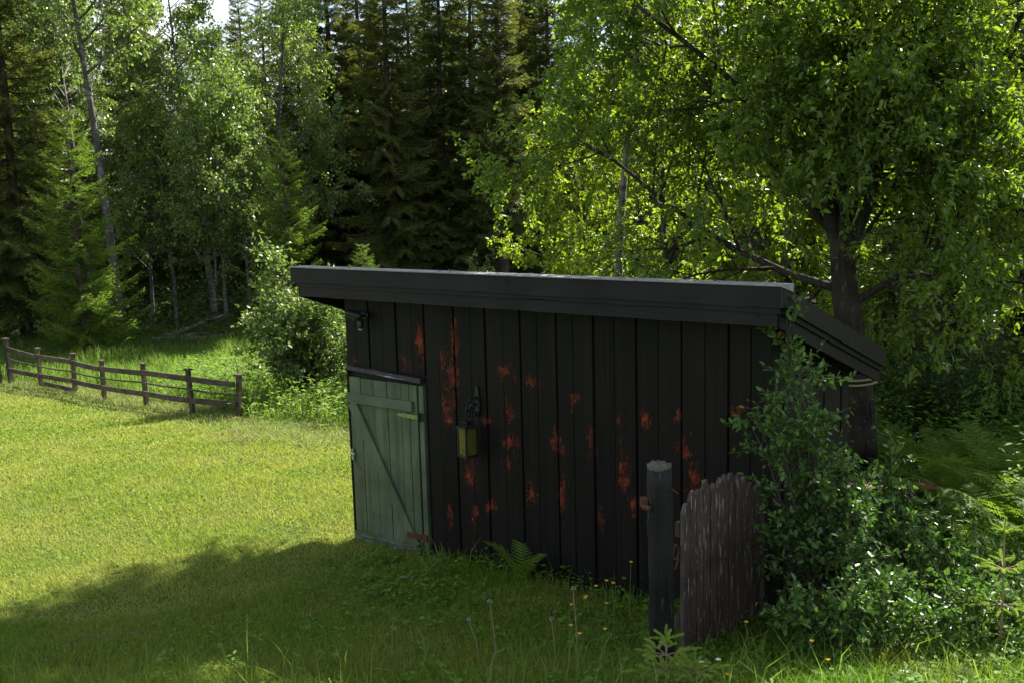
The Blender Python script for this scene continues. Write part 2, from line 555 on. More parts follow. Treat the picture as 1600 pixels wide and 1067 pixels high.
def black_paint(name, peel):
    """old black paint on sawn boards, flaking to the red coat below"""
    m, t, b, N, L = newmat(name)
    co = coords(t)
    grain = noise(t, 1.0, 6, 0.6, co, (45, 45, 2.6))
    fine = noise(t, 60.0, 4, 0.65, co, (1, 1, 0.35))
    big = noise(t, 2.2, 4, 0.55, co)
    c = ramp(t, big, [(0.30, (0.0042, 0.0042, 0.0044)), (0.55, (0.0074, 0.0068, 0.0056)), (0.75, (0.0108, 0.0098, 0.0070))])
    c = mixc(t, math_(t, 'MULTIPLY', grain, 0.5), c, (0.003, 0.003, 0.003))
    oi = N.new('ShaderNodeObjectInfo')
    c = mixc(t, math_(t, 'MULTIPLY', oi.outputs['Random'], 0.65), c, (0.0120, 0.0110, 0.0090))
    streak = ramp(t, noise(t, 1.0, 4, 0.6, co, (26, 26, 0.7)), [(0.48, (0, 0, 0)), (0.72, (1, 1, 1))])
    c = mixc(t, math_(t, 'MULTIPLY', streak, 0.55), c, (0.0190, 0.0165, 0.0125))
    if peel:
        acc = None
        wob = N.new('ShaderNodeVectorMath'); wob.operation = 'MULTIPLY_ADD'
        nz = N.new('ShaderNodeTexNoise'); nz.inputs['Scale'].default_value = 7.0; nz.inputs['Detail'].default_value = 3.0
        L.new(co, nz.inputs['Vector'])
        L.new(nz.outputs['Color'], wob.inputs[0])
        wob.inputs[1].default_value = (0.14, 0.0, 0.22)
        ad = N.new('ShaderNodeVectorMath'); ad.operation = 'SUBTRACT'
        L.new(co, ad.inputs[0]); ad.inputs[1].default_value = (0.07, 0, 0.11)
        L.new(ad.outputs[0], wob.inputs[2])
        for (u, z, ru, rz) in PEEL:
            s = N.new('ShaderNodeVectorMath'); s.operation = 'SUBTRACT'
            L.new(wob.outputs[0], s.inputs[0]); s.inputs[1].default_value = (u, 0, z)
            q = N.new('ShaderNodeVectorMath'); q.operation = 'MULTIPLY'
            L.new(s.outputs[0], q.inputs[0]); q.inputs[1].default_value = (1 / ru, 0, 1 / rz)
            ln = N.new('ShaderNodeVectorMath'); ln.operation = 'LENGTH'
            L.new(q.outputs[0], ln.inputs[0])
            acc = ln.outputs['Value'] if acc is None else math_(t, 'MINIMUM', acc, ln.outputs['Value'])
        mask = math_(t, 'SUBTRACT', 1.0, math_(t, 'MULTIPLY', acc, 0.50))
        shift = N.new('ShaderNodeVectorMath'); shift.operation = 'ADD'       # every board weathers on its own
        cmb = N.new('ShaderNodeCombineXYZ')
        L.new(math_(t, 'MULTIPLY', oi.outputs['Random'], 37.0), cmb.inputs[0]); L.new(math_(t, 'MULTIPLY', oi.outputs['Random'], 11.0), cmb.inputs[2])
        L.new(co, shift.inputs[0]); L.new(cmb.outputs[0], shift.inputs[1])
        cb = shift.outputs[0]
        n1 = noise(t, 1.0, 6, 0.66, cb, (38, 38, 11))
        n2 = noise(t, 1.0, 4, 0.62, cb, (120, 120, 42))
        n3 = noise(t, 1.0, 3, 0.5, cb, (6, 6, 2.2))
        nn = math_(t, 'ADD', math_(t, 'ADD', math_(t, 'MULTIPLY', n1, 0.38), math_(t, 'MULTIPLY', n2, 0.38)), math_(t, 'MULTIPLY', n3, 0.24))
        v = math_(t, 'ADD', math_(t, 'MULTIPLY', mask, 0.30), nn)
        red = ramp(t, v, [(0.738, (0, 0, 0)), (0.746, (1, 1, 1))])
        rc = ramp(t, noise(t, 11.0, 4, 0.6, cb), [(0.38, (0.045, 0.011, 0.008)), (0.52, (0.120, 0.024, 0.011)), (0.66, (0.27, 0.050, 0.018))])
        # small dark specks of the red coat all round the worn places
        w = math_(t, 'ADD', math_(t, 'MULTIPLY', mask, 0.22), math_(t, 'ADD', math_(t, 'MULTIPLY', n2, 0.62), math_(t, 'MULTIPLY', n1, 0.38)))
        spk = ramp(t, w, [(0.690, (0, 0, 0)), (0.705, (1, 1, 1))])
        c = mixc(t, spk, c, (0.046, 0.011, 0.008))
        c = mixc(t, red, c, rc)
        edge = ramp(t, v, [(0.70, (1, 1, 1)), (0.738, (0.6, 0.6, 0.6)), (0.746, (0.0, 0.0, 0.0))])
        hgt = math_(t, 'ADD', math_(t, 'MULTIPLY', edge, 0.7), math_(t, 'MULTIPLY', grain, 0.4))
    else:
        hgt = math_(t, 'ADD', math_(t, 'MULTIPLY', grain, 0.6), math_(t, 'MULTIPLY', fine, 0.2))
    L.new(c, b.inputs['Base Color'])
    L.new(math_(t, 'ADD', 0.42, math_(t, 'MULTIPLY', fine, 0.35)), b.inputs['Roughness'])
    b.inputs['Specular IOR Level'].default_value = 0.13
    bump(t, b, hgt, 0.7, 0.004)
    return m
def door_paint(name, c1, c2, grain, rough, spec, fleck, fleck_at, bstr):
    """faded green paint with dark runs, grime and worn spots"""
    m = wood_mat(name, c1, c2, grain, rough, spec, fleck=fleck, fleck_at=fleck_at, bstr=bstr)
    t = m.node_tree; b = t.nodes['Principled BSDF']
    src = b.inputs['Base Color'].links[0].from_socket
    co = coords(t)
    run = ramp(t, noise(t, 1.0, 5, 0.65, co, (14, 14, 1.1)), [(0.46, (0, 0, 0)), (0.70, (1, 1, 1))])
    c = mixc(t, math_(t, 'MULTIPLY', run, 0.55), src, (0.032, 0.036, 0.024))
    dirt = ramp(t, noise(t, 4.5, 6, 0.7, co), [(0.52, (0, 0, 0)), (0.66, (1, 1, 1))])
    c = mixc(t, math_(t, 'MULTIPLY', dirt, 0.45), c, (0.045, 0.047, 0.034))
    chip = ramp(t, noise(t, 1.0, 6, 0.7, co, (30, 30, 22)), [(0.685, (0, 0, 0)), (0.70, (1, 1, 1))])
    c = mixc(t, chip, c, (0.070, 0.036, 0.022))
    t.links.new(c, b.inputs['Base Color'])
    return m
M['wall_paint'] = black_paint('wall_paint', True)
M['trim_paint'] = black_paint('trim_paint', False)
M['fascia_paint'] = wood_mat('fascia_paint', (0.0062, 0.0060, 0.0068), (0.0150, 0.0142, 0.0160), (2.5, 40, 40), 0.6, 0.22, fleck=(0.07, 0.07, 0.068), fleck_at=0.69, bstr=0.3)
M['felt'] = flat_mat('felt', (0.12, 0.12, 0.125), 0.9, 0, 0.2, 0.4, 30)
M['drip_metal'] = flat_mat('drip_metal', (0.21, 0.21, 0.22), 0.5, 0.0, 0.5, 0.35, 18)
M['dark_inside'] = flat_mat('dark_inside', (0.02, 0.018, 0.016), 0.9)
M['red_wood'] = wood_mat('red_wood', (0.16, 0.03, 0.018), (0.26, 0.055, 0.028), (6, 40, 40), 0.7)
M['door_green'] = door_paint('door_green', (0.076, 0.108, 0.060), (0.116, 0.152, 0.088), (40, 40, 2.6), 0.55, 0.3, (0.040, 0.045, 0.030), 0.63, 0.45)
M['door_green_rail'] = wood_mat('door_green_rail', (0.066, 0.090, 0.056), (0.112, 0.140, 0.090), (2.6, 40, 40), 0.55, 0.35, fleck=(0.42, 0.43, 0.38), fleck_at=0.66, bstr=0.45)
M['door_ledge'] = wood_mat('door_ledge', (0.045, 0.057, 0.040), (0.09, 0.108, 0.075), (2.6, 40, 40), 0.6, 0.35, fleck=(0.45, 0.45, 0.42), fleck_at=0.60, bstr=0.5)
M['lintel'] = wood_mat('lintel', (0.02, 0.02, 0.02), (0.05, 0.05, 0.05), (3, 40, 40), 0.6, 0.3, fleck=(0.30, 0.30, 0.29), fleck_at=0.58)
M['hinge_lawn_tint'] = flat_mat('hinge_lawn_tint', (0.26, 0.27, 0.085), 0.45, 0.2, 0.5, 0.25, 40)  # yellow-green of the reflected lawn, painted into the upper hinge colour
M['rust'] = flat_mat('rust', (0.22, 0.062, 0.028), 0.8, 0.1, 0.3, 0.4, 30)
M['hinge_rust'] = flat_mat('hinge_rust', (0.085, 0.030, 0.016), 0.8, 0.1, 0.3, 0.4, 30)
M['dark_rust'] = flat_mat('dark_rust', (0.095, 0.036, 0.020), 0.8, 0.1, 0.3, 0.4, 40)
M['iron'] = flat_mat('iron', (0.025, 0.025, 0.027), 0.42, 0.5, 0.5, 0.3, 40)
M['steel'] = flat_mat('steel', (0.35, 0.35, 0.36), 0.35, 0.9, 0.5, 0.2, 40)

def lantern_glass():
    m, t, b, N, L = newmat('lantern_glass')
    co = coords(t)
    f = noise(t, 90.0, 3, 0.6, co)
    L.new(ramp(t, f, [(0.35, (0.09, 0.10, 0.014)), (0.65, (0.50, 0.44, 0.09))]), b.inputs['Base Color'])
    b.inputs['Roughness'].default_value = 0.25
    b.inputs['Transmission Weight'].default_value = 0.35
    b.inputs['Specular IOR Level'].default_value = 0.6
    bump(t, b, f, 0.8, 0.004)
    tr = N.new('ShaderNodeBsdfTranslucent'); tr.inputs['Color'].default_value = (0.28, 0.28, 0.075, 1)
    mx = N.new('ShaderNodeMixShader'); mx.inputs['Fac'].default_value = 0.5
    L.new(b.outputs['BSDF'], mx.inputs[1]); L.new(tr.outputs['BSDF'], mx.inputs[2])
    L.new(mx.outputs['Shader'], N['Material Output'].inputs['Surface'])
    return m
M['lantern_glass'] = lantern_glass()

ROOF_SLOPE = 0.345
def roof_z(v):                                # top of the roof over depth v
    return 2.462 - ROOF_SLOPE * (v + 0.30)

def make_shed():
    rng = np.random.RandomState(11)
    rz = math.atan2(UY, UX)
    s = empty('shed', SHED, rz, 'low black wooden shed with peeling paint and a sloping roof on the lawn', 'shed')
    W, D = 4.0, 1.38
    # ---- front wall: a dark core with its boards
    g = Geo(); g.box((0.02, 0.035, -0.12), (W - 0.02, 0.06, 2.2))
    fw = g.build('front_wall', M['dark_inside'], s)
    seams = [0.0, 0.13, 0.30, 0.47, 0.63, 0.81, 0.955, 1.11, 1.285, 1.46, 1.61, 1.79, 1.96, 2.12, 2.30, 2.45, 2.63, 2.81, 2.99, 3.17, 3.35, 3.53, 3.70, 3.86, 4.0]
    for i in range(len(seams) - 1):
        a, b = seams[i], seams[i + 1]
        strong = (i % 2 == 1)
        gap_a = 0.0042 if i % 2 == 0 else 0.0032
        gap_b = 0.0042 if i % 2 == 1 else 0.0032
        y = 0.0 + (-0.008 if i % 2 else 0.0) + rng.uniform(-0.002, 0.002)
        z0 = -0.10 + rng.uniform(-0.02, 0.02)
        if b <= 0.96: z0 = 1.575
        bd = board(a + gap_a, b - gap_b, y, z0, 2.235, 0.024, 0.004)
        bd.build('board', M['wall_paint'], fw)
    # ---- right, left and back walls
    def zt(v): return roof_z(v) - 0.13
    g = Geo()
    g.poly([(W - 0.055, 0.03, -0.12), (W - 0.055, D - 0.03, -0.12), (W - 0.055, D - 0.03, zt(D)), (W - 0.055, 0.03, zt(0) - 0.01),
            (W - 0.035, 0.03, -0.12), (W - 0.035, D - 0.03, -0.12), (W - 0.035, D - 0.03, zt(D)), (W - 0.035, 0.03, zt(0) - 0.01)],
           [(0, 1, 2, 3), (7, 6, 5, 4), (0, 4, 5, 1), (3, 2, 6, 7), (1, 5, 6, 2), (0, 3, 7, 4)])
    rw = g.build('right_wall', M['dark_inside'], s)
    sv = [0.026, 0.20, 0.37, 0.55, 0.72, 0.90, 1.06, 1.23, 1.38]
    for i in range(len(sv) - 1):
        bd = board(sv[i] + 0.003, sv[i + 1] - 0.003, W - (0.0 if i % 2 else 0.007), -0.1, zt(sv[i]) , 0.024, 0.004, '+u', zt(sv[i + 1]))
        bd.build('board', M['trim_paint'], rw)
    g = Geo()
    g.poly([(0.035, 0.03, -0.12), (0.035, D - 0.03, -0.12), (0.035, D - 0.03, zt(D)), (0.035, 0.03, zt(0) - 0.01),
            (0.055, 0.03, -0.12), (0.055, D - 0.03, -0.12), (0.055, D - 0.03, zt(D)), (0.055, 0.03, zt(0) - 0.01)],
           [(3, 2, 1, 0), (4, 5, 6, 7), (1, 5, 4, 0), (7, 6, 2, 3), (2, 6, 5, 1), (4, 7, 3, 0)])
    lw = g.build('left_wall', M['dark_inside'], s)
    for i in range(len(sv) - 1):
        bd = board(sv[i] + 0.003, sv[i + 1] - 0.003, 0.0 + (0.0 if i % 2 else 0.007), -0.1, zt(sv[i]), 0.024, 0.004, '-u', zt(sv[i + 1]))
        bd.build('board', M['trim_paint'], lw)
    g = Geo(); g.box((0.03, D - 0.055, -0.12), (W - 0.03, D - 0.03, zt(D) - 0.005))
    bw = g.build('back_wall', M['dark_inside'], s)
    x = 0.0
    while x < W - 0.01:
        x2 = min(x + 0.178, W)
        board(x + 0.003, x2 - 0.003, D + rng.uniform(-0.003, 0.003), -0.1, zt(D) - 0.01, 0.024, 0.004, '+v').build('board', M['trim_paint'], bw)
        x = x2
    # ---- roof
    L0, R0 = -0.293, 4.205
    B0 = 1.58
    g = Geo()
    zf, zb = roof_z(-0.18), roof_z(B0)
    th = 0.05
    g.poly([(L0 + 0.01, -0.18, zf), (R0 - 0.01, -0.18, zf), (R0 - 0.01, B0, zb), (L0 + 0.01, B0, zb),
            (L0 + 0.01, -0.18, zf - th), (R0 - 0.01, -0.18, zf - th), (R0 - 0.01, B0, zb - th), (L0 + 0.01, B0, zb - th)],
           [(0, 1, 2, 3), (7, 6, 5, 4), (0, 4, 5, 1), (1, 5, 6, 2), (2, 6, 7, 3), (3, 7, 4, 0)])
    roof = g.build('roof', M['felt'], s)
    # flat strip along the front edge that laps over the fascia
    g = Geo()
    g.poly([(L0 - 0.006, -0.350, 2.472), (R0 + 0.006, -0.350, 2.472), (R0 + 0.006, -0.165, 2.468), (L0 - 0.006, -0.165, 2.468),
            (L0 - 0.006, -0.350, 2.464), (R0 + 0.006, -0.350, 2.464), (R0 + 0.006, -0.165, 2.415), (L0 - 0.006, -0.165, 2.415)],
           [(0, 1, 2, 3), (7, 6, 5, 4), (0, 4, 5, 1), (1, 5, 6, 2), (2, 6, 7, 3), (3, 7, 4, 0)])
    g.build('drip_edge', M['drip_metal'], roof)
    # front fascia: an upper board standing proud of a middle strip and a lower board
    def rough_board(a, b, n=26, amp=0.0018):
        """long horizontal box with a slightly wavering lower edge"""
        gg = Geo()
        (x0, y0, z0), (x1, y1, z1) = a, b
        xs = np.linspace(x0, x1, n)
        dz = rng.normal(size=n) * amp
        pts = []
        for i, xx in enumerate(xs):
            pts += [(xx, y0, z0 + dz[i]), (xx, y1, z0 + dz[i]), (xx, y1, z1), (xx, y0, z1)]
        fs = [(0, 1, 2, 3), tuple(4 * (n - 1) + q for q in (3, 2, 1, 0))]
        for i in range(n - 1):
            for q in range(4):
                fs.append((4 * i + q, 4 * i + (q + 1) % 4, 4 * i + 4 + (q + 1) % 4, 4 * i + 4 + q)[::-1])
        gg.poly(pts, fs)
        return gg
    rough_board((L0, -0.335, 2.335), (2.118, -0.305, 2.463)).build('fascia_board', M['fascia_paint'], roof)
    rough_board((2.122, -0.3365, 2.334), (R0, -0.3065, 2.463)).build('fascia_board', M['fascia_paint'], roof)
    rough_board((L0 + 0.05, -0.318, 2.300), (R0 - 0.02, -0.290, 2.3325)).build('fascia_strip', M['fascia_paint'], roof)
    rough_board((L0 + 0.075, -0.303, 2.213), (R0 - 0.04, -0.278, 2.2975)).build('fascia_board', M['fascia_paint'], roof)
    # soffit boards between fascia and wall
    for k in range(3):
        v0 = -0.275 + k * 0.092
        z = 2.245
        g = Geo(); g.box((L0 + 0.10, v0 + 0.002, z), (R0 - 0.06, v0 + 0.089, z + 0.016))
        g.build('soffit_board', M['trim_paint'], roof)
    # side fascias run down with the slope
    for sgn, U in ((1, R0), (-1, L0)):
        for (off0, off1, inset, thick) in ((0.0, 0.128, 0.0, 0.03), (0.130, 0.166, 0.016, 0.028), (0.168, 0.250, 0.030, 0.026)):
            g = Geo()
            va, vb = -0.303 + (0.0 if inset == 0 else 0.02), B0 + 0.015 - off1 * 0.25
            xa = U - sgn * inset; xb = U - sgn * (inset + thick)
            za, zb_ = roof_z(va), roof_z(vb)
            pts = []
            for xx in (xa, xb):
                pts += [(xx, va, za - off0), (xx, vb, zb_ - off0), (xx, vb - 0.03, zb_ - off1 + 0.01), (xx, va, za - off1)]
            g.poly(pts, [(0, 1, 2, 3), (7, 6, 5, 4), (0, 4, 5, 1), (1, 5, 6, 2), (2, 6, 7, 3), (3, 7, 4, 0)])
            g.build('verge_board', M['fascia_paint'] if False else M['trim_paint'], roof)
    g = Geo(); g.box((L0 + 0.04, B0 - 0.02, roof_z(B0) - 0.19), (R0 - 0.04, B0 + 0.005, roof_z(B0) - 0.052))
    g.build('fascia_board', M['trim_paint'], roof)
    # rafters: their ends show under the eaves
    for xr in (0.55, 1.46, 2.28, 3.12, 3.80):
        g = Geo()
        v0, v1 = -0.272, D - 0.06
        dz = -0.06
        pts = []
        for xx in (xr - 0.04, xr + 0.04):
            pts += [(xx, v0, 2.238), (xx, -0.012, 2.238), (xx, -0.012, 2.168), (xx, v0, 2.222)]
        g.poly(pts, [(0, 1, 2, 3), (7, 6, 5, 4), (0, 4, 5, 1), (1, 5, 6, 2), (2, 6, 7, 3), (3, 7, 4, 0)])
        g.build('rafter', M['trim_paint'], roof)
    g = Geo(); g.box((3.60, 0.10, 2.085), (4.115, 0.19, 2.128)); p = g.build('purlin', M['red_wood'], roof)
    p['label'] = 'red painted beam end under the eaves'
    # ---- lintel, door and its frame
    g = Geo()
    g.poly([(0.05, -0.045, 1.555), (0.925, -0.045, 1.515), (0.925, 0.03, 1.515), (0.05, 0.03, 1.555),
            (0.05, -0.038, 1.590), (0.925, -0.038, 1.552), (0.925, 0.03, 1.552), (0.05, 0.03, 1.590)],
           [(3, 2, 1, 0), (4, 5, 6, 7), (0, 1, 5, 4), (1, 2, 6, 5), (2, 3, 7, 6), (3, 0, 4, 7)])
    g.build('lintel', M['lintel'], s)
    board(-0.004, 0.022, -0.012, -0.1, 1.56, 0.03).build('door_post', M['wall_paint'], s)
    board(0.880, 0.936, -0.022, -0.06, 1.488, 0.04).build('door_post', M['door_green'], s)
    de = empty('door', (0, 0, 0)); de.parent = s
    pl = [0.026, 0.172, 0.340, 0.499, 0.663, 0.760, 0.853]
    for i in range(len(pl) - 1):
        yy = -0.012 + rng.uniform(-0.002, 0.002)
        board(pl[i] + 0.0022, pl[i + 1] - 0.0022, yy, 0.0 - 0.03 + rng.uniform(-0.008, 0.008), 1.487 + rng.uniform(-0.006, 0.006), 0.022, 0.003).build('plank', M['door_green'], de)
    def slab(x0, x1, z0, z1, yf, t):
        g = Geo(); c = 0.004
        pr = [(yf + t, z0), (yf + c, z0), (yf, z0 + c), (yf, z1 - c), (yf + c, z1), (yf + t, z1)]
        pts = [(x0, a, b) for a, b in pr] + [(x1, a, b) for a, b in pr]
        g.poly(pts, [(i, n, 6 + n, 6 + i) for i, n in ((k, (k + 1) % 6) for k in range(6))] + [tuple(reversed(range(6))), tuple(range(6, 12))])
        return g
    slab(0.010, 0.812, 1.258, 1.346, -0.040, 0.026).build('ledge', M['door_green_rail'], de)
    slab(0.034, 0.846, -0.020, 0.075, -0.040, 0.026).build('ledge', M['door_ledge'], de)
    g = Geo()
    g.prism([(-0.012, -0.052), (0.012, -0.052), (0.012, 0.052), (-0.012, 0.052)], (0.072, -0.0265, 1.262), (0.790, -0.0265, 0.070), up=(0.86, 0, 0.51))
    g.build('brace', M['door_green'], de)
    # strap hinges
    g = Geo()
    hx = [(0.645, 1.224), (0.665, 1.236), (0.678, 1.230), (0.705, 1.238), (0.80, 1.240), (0.885, 1.240), (0.885, 1.206), (0.80, 1.206), (0.705, 1.210), (0.678, 1.216), (0.665, 1.211)]
    pts = [(a, -0.050, b) for a, b in hx] + [(a, -0.044, b) for a, b in hx]
    n = len(hx)
    g.poly(pts, [tuple(range(n)), tuple(reversed(range(n, 2 * n)))] + [(i, n + i, n + (i + 1) % n, (i + 1) % n) for i in range(n)])
    h = g.build('hinge', M['hinge_lawn_tint'], de)
    g = Geo(); g.tube([(0.893, -0.040, 1.185), (0.893, -0.040, 1.262)], 0.011, 10); g.box((0.895, -0.034, 1.19), (0.932, -0.026, 1.257))
    g.build('pin', M['iron'], h)
    for sx in (0.715, 0.76, 0.81, 0.86):
        g = Geo(); g.lathe([(0.005, 0), (0.004, 0.003), (0.001, 0.004)], (0, 0, 0), 8)
        so = g.build('screw', M['iron'], h); so.location = (sx, -0.0505, 1.222); so.rotation_euler = (R(90), 0, 0)
    g = Geo(); g.box((0.70, -0.046, 0.150), (0.862, -0.041, 0.196)); g.box((0.866, -0.040, 0.145), (0.930, -0.0235, 0.200))
    h2 = g.build('hinge', M['hinge_rust'], de); h2['label'] = 'rusty lower hinge'
    # latch with a loop of wire
    g = Geo(); g.box((0.032, -0.030, 0.735), (0.058, -0.013, 0.835)); g.tube([(0.028, -0.045, 0.80), (0.095, -0.045, 0.795)], 0.008, 8)
    g.lathe([(0.014, 0), (0.016, 0.008), (0.010, 0.016)], (0.075, -0.045, 0.742), 10)
    g.build('latch', M['steel'], de)
    g = Geo(); g.tube([(0.06, -0.03, 0.74), (0.09, -0.022, 0.69), (0.13, -0.018, 0.66), (0.15, -0.017, 0.645)], 0.0035, 6)
    g.build('wire', M['rust'], de)
    # ---- paint flakes and nails
    return s
make_shed()

def shed_point(u, v, z):
    return Vector((SHED.x + UX * u + VX * v, SHED.y + UY * u + VY * v, z))
SHED_RZ = math.atan2(UY, UX)

def make_wall_lamp():
    e = empty('wall_lamp', shed_point(0.285, -0.010, 2.04), SHED_RZ, 'small black floodlight with sensor under the eaves above the green door', 'lamp')
    g = Geo()
    g.lathe([(0.035, 0), (0.037, 0.006), (0.030, 0.018), (0.016, 0.022)], k=16)
    b = g.build('mount', M['iron'], e, True); b.rotation_euler = (R(90), 0, 0)
    g = Geo(); g.tube([(0, -0.015, 0), (0.0, -0.06, -0.004), (-0.01, -0.085, 0.004)], 0.013, 10)
    g.build('arm', M['iron'], e, True)
    g = Geo()
    g.lathe([(0.010, 0.055), (0.030, 0.050), (0.036, 0.030), (0.040, -0.030), (0.046, -0.050), (0.046, -0.060), (0.040, -0.058)], k=18)
    h = g.build('lamp_head', M['iron'], e, True); h.location = (-0.045, -0.115, 0.018); h.rotation_euler = (R(72), R(0), R(-52))
    g = Geo(); g.lathe([(0.039, -0.057), (0.030, -0.064), (0.010, -0.067)], k=18)
    ln = g.build('lens', M['steel'], h, True)
    g = Geo()
    g.lathe([(0.012, 0.03), (0.026, 0.024), (0.027, -0.028), (0.024, -0.052), (0.012, -0.066)], k=16)
    q = g.build('sensor', M['iron'], e, True); q.location = (0.005, -0.075, -0.055)
    g = Geo(); g.lathe([(0.0245, -0.050), (0.019, -0.062), (0.006, -0.069)], k=16)
    w = flat_mat('sensor_dome', (0.42, 0.43, 0.36), 0.35)
    g.build('sensor_dome', w, q, True)
make_wall_lamp()

def make_lantern():
    # cast iron bracket on the wall
    e = empty('lantern_bracket', shed_point(1.525, -0.010, 1.40), SHED_RZ, 'black curled iron bracket screwed to the shed wall above the lantern', 'bracket')
    g = Geo(); n = 14
    pr = [(0.0, 0.155), (0.012, 0.135), (0.016, 0.11), (0.022, 0.06), (0.026, 0.0), (0.022, -0.05), (0.012, -0.085), (0, -0.10), (-0.012, -0.085), (-0.022, -0.05), (-0.026, 0), (-0.022, 0.06), (-0.016, 0.11), (-0.012, 0.135)]
    pts = [(a, -0.014, b) for a, b in pr] + [(a, 0.0, b) for a, b in pr]
    g.poly(pts, [tuple(reversed(range(n))), tuple(range(n, 2 * n))] + [(i, (i + 1) % n, n + (i + 1) % n, n + i) for i in range(n)])
    g.build('back_plate', M['iron'], e)
    g = Geo()
    arm = [(0, -0.01, 0.06), (-0.004, -0.045, 0.045), (-0.008, -0.075, 0.005), (-0.008, -0.10, -0.03), (-0.004, -0.13, -0.035), (0.0, -0.146, -0.015), (0.0, -0.138, 0.008)]
    g.tube(arm, [0.010, 0.011, 0.011, 0.010, 0.009, 0.008, 0.006], 8)
    g.build('arm', M['iron'], e, True)
    for c0, rr, st in (((-0.004, -0.045, -0.01), 0.032, 0), ((-0.006, -0.085, 0.045), 0.024, 2), ((-0.004, -0.10, -0.065), 0.022, 1), ((-0.004, -0.03, -0.07), 0.020, 3)):
        g = Geo(); pts = []
        for i in range(15):
            a = st + i * 0.5; r_ = rr * (1 - i / 22)
            pts.append((c0[0] - 0.3 * r_ * math.cos(a), c0[1] + r_ * math.cos(a), c0[2] + r_ * math.sin(a)))
        g.tube(pts, 0.0055, 6)
        g.build('scroll', M['iron'], e, True)
    # lantern
    lx = shed_point(1.525, -0.150, 1.005)
    k = empty('lantern', lx, SHED_RZ + R(-14), 'small black candle lantern with yellow glass hanging on the shed wall', 'lantern')
    k.scale = (0.86, 0.86, 0.95)
    a, h = 0.062, 0.245
    g = Geo()
    g.box((-a - 0.008, -a - 0.008, 0), (a + 0.008, a + 0.008, 0.014)); g.box((-a, -a, 0.014), (a, a, 0.020))
    g.build('base', M['iron'], k)
    for sx in (-1, 1):
        for sy in (-1, 1):
            g = Geo(); g.box((sx * a - 0.007, sy * a - 0.007, 0.018), (sx * a + 0.007, sy * a + 0.007, h))
            g.build('post', M['iron'], k)
    g = Geo()
    b0, b1 = a + 0.012, 0.034
    g.box((-b0, -b0, h), (b0, b0, h + 0.012))
    g.poly([(-b0, -b0, h + 0.012), (b0, -b0, h + 0.012), (b0, b0, h + 0.012), (-b0, b0, h + 0.012), (-b1, -b1, h + 0.032), (b1, -b1, h + 0.032), (b1, b1, h + 0.032), (-b1, b1, h + 0.032)],
           [(0, 1, 5, 4), (1, 2, 6, 5), (2, 3, 7, 6), (3, 0, 4, 7), (4, 5, 6, 7)])
    lid = g.build('lid', M['iron'], k)
    g = Geo(); g.box((-0.040, -0.040, h + 0.046), (0.040, 0.040, h + 0.056))
    for sx in (-1, 1):
        for sy in (-1, 1): g.box((sx * 0.028 - 0.004, sy * 0.028 - 0.004, h + 0.030), (sx * 0.028 + 0.004, sy * 0.028 + 0.004, h + 0.047))
    g.build('chimney_cap', M['iron'], lid)
    g = Geo(); pts = [(0, 0.022 * math.cos(t), h + 0.078 + 0.022 * math.sin(t) * 1.3) for t in np.linspace(0, 2 * math.pi, 14)]
    g.tube(pts, 0.0035, 6, False)
    g.tube([(0, 0, h + 0.10), (0, 0.0, h + 0.165), (0, 0.004, h + 0.215)], 0.003, 6)
    g.build('ring', M['iron'], k, True)
    for i, (x0, y0, x1, y1) in enumerate(((-a + 0.008, -a, a - 0.008, -a + 0.003), (-a + 0.008, a - 0.003, a - 0.008, a), (-a, -a + 0.008, -a + 0.003, a - 0.008), (a - 0.003, -a + 0.008, a, a - 0.008))):
        g = Geo(); g.box((x0, y0, 0.021), (x1, y1, h - 0.004))
        g.build('pane', M['lantern_glass'], k)
make_lantern()

# ================================================================== post, gate, fence, bench
M['post_paint'] = wood_mat('post_paint', (0.0035, 0.0036, 0.0038), (0.024, 0.0235, 0.023), (34, 34, 2.4), 0.7, 0.2, fleck=(0.08, 0.076, 0.068), fleck_at=0.62, bstr=1.0, bdist=0.02)
M['post_top'] = wood_mat('post_top', (0.025, 0.023, 0.015), (0.13, 0.12, 0.095), (30, 30, 30), 0.85, 0.2, moss=(0.16, 0.17, 0.05))
M['picket_brown'] = wood_mat('picket_brown', (0.032, 0.018, 0.015), (0.098, 0.060, 0.050), (75, 75, 5), 0.6, 0.3, fleck=(0.30, 0.275, 0.24), fleck_at=0.575, bstr=1.0)
M['picket_grey'] = wood_mat('picket_grey', (0.06, 0.05, 0.045), (0.15, 0.13, 0.115), (34, 34, 3), 0.75, 0.25, fleck=(0.38, 0.36, 0.33), fleck_at=0.62, bstr=0.7)
M['fence_wood'] = wood_mat('fence_wood', (0.040, 0.028, 0.021), (0.115, 0.086, 0.066), (14, 14, 14), 0.85, 0.2, fleck=(0.17, 0.15, 0.12), fleck_at=0.60, bstr=0.7)
M['fence_rail'] = wood_mat('fence_rail', (0.036, 0.027, 0.020), (0.105, 0.082, 0.062), (7, 7, 26), 0.85, 0.2, fleck=(0.17, 0.15, 0.12), fleck_at=0.60, moss=(0.13, 0.12, 0.045), bstr=0.7)
M['rope'] = flat_mat('rope', (0.32, 0.26, 0.16), 0.9, 0, 0.1, 0.4, 120)

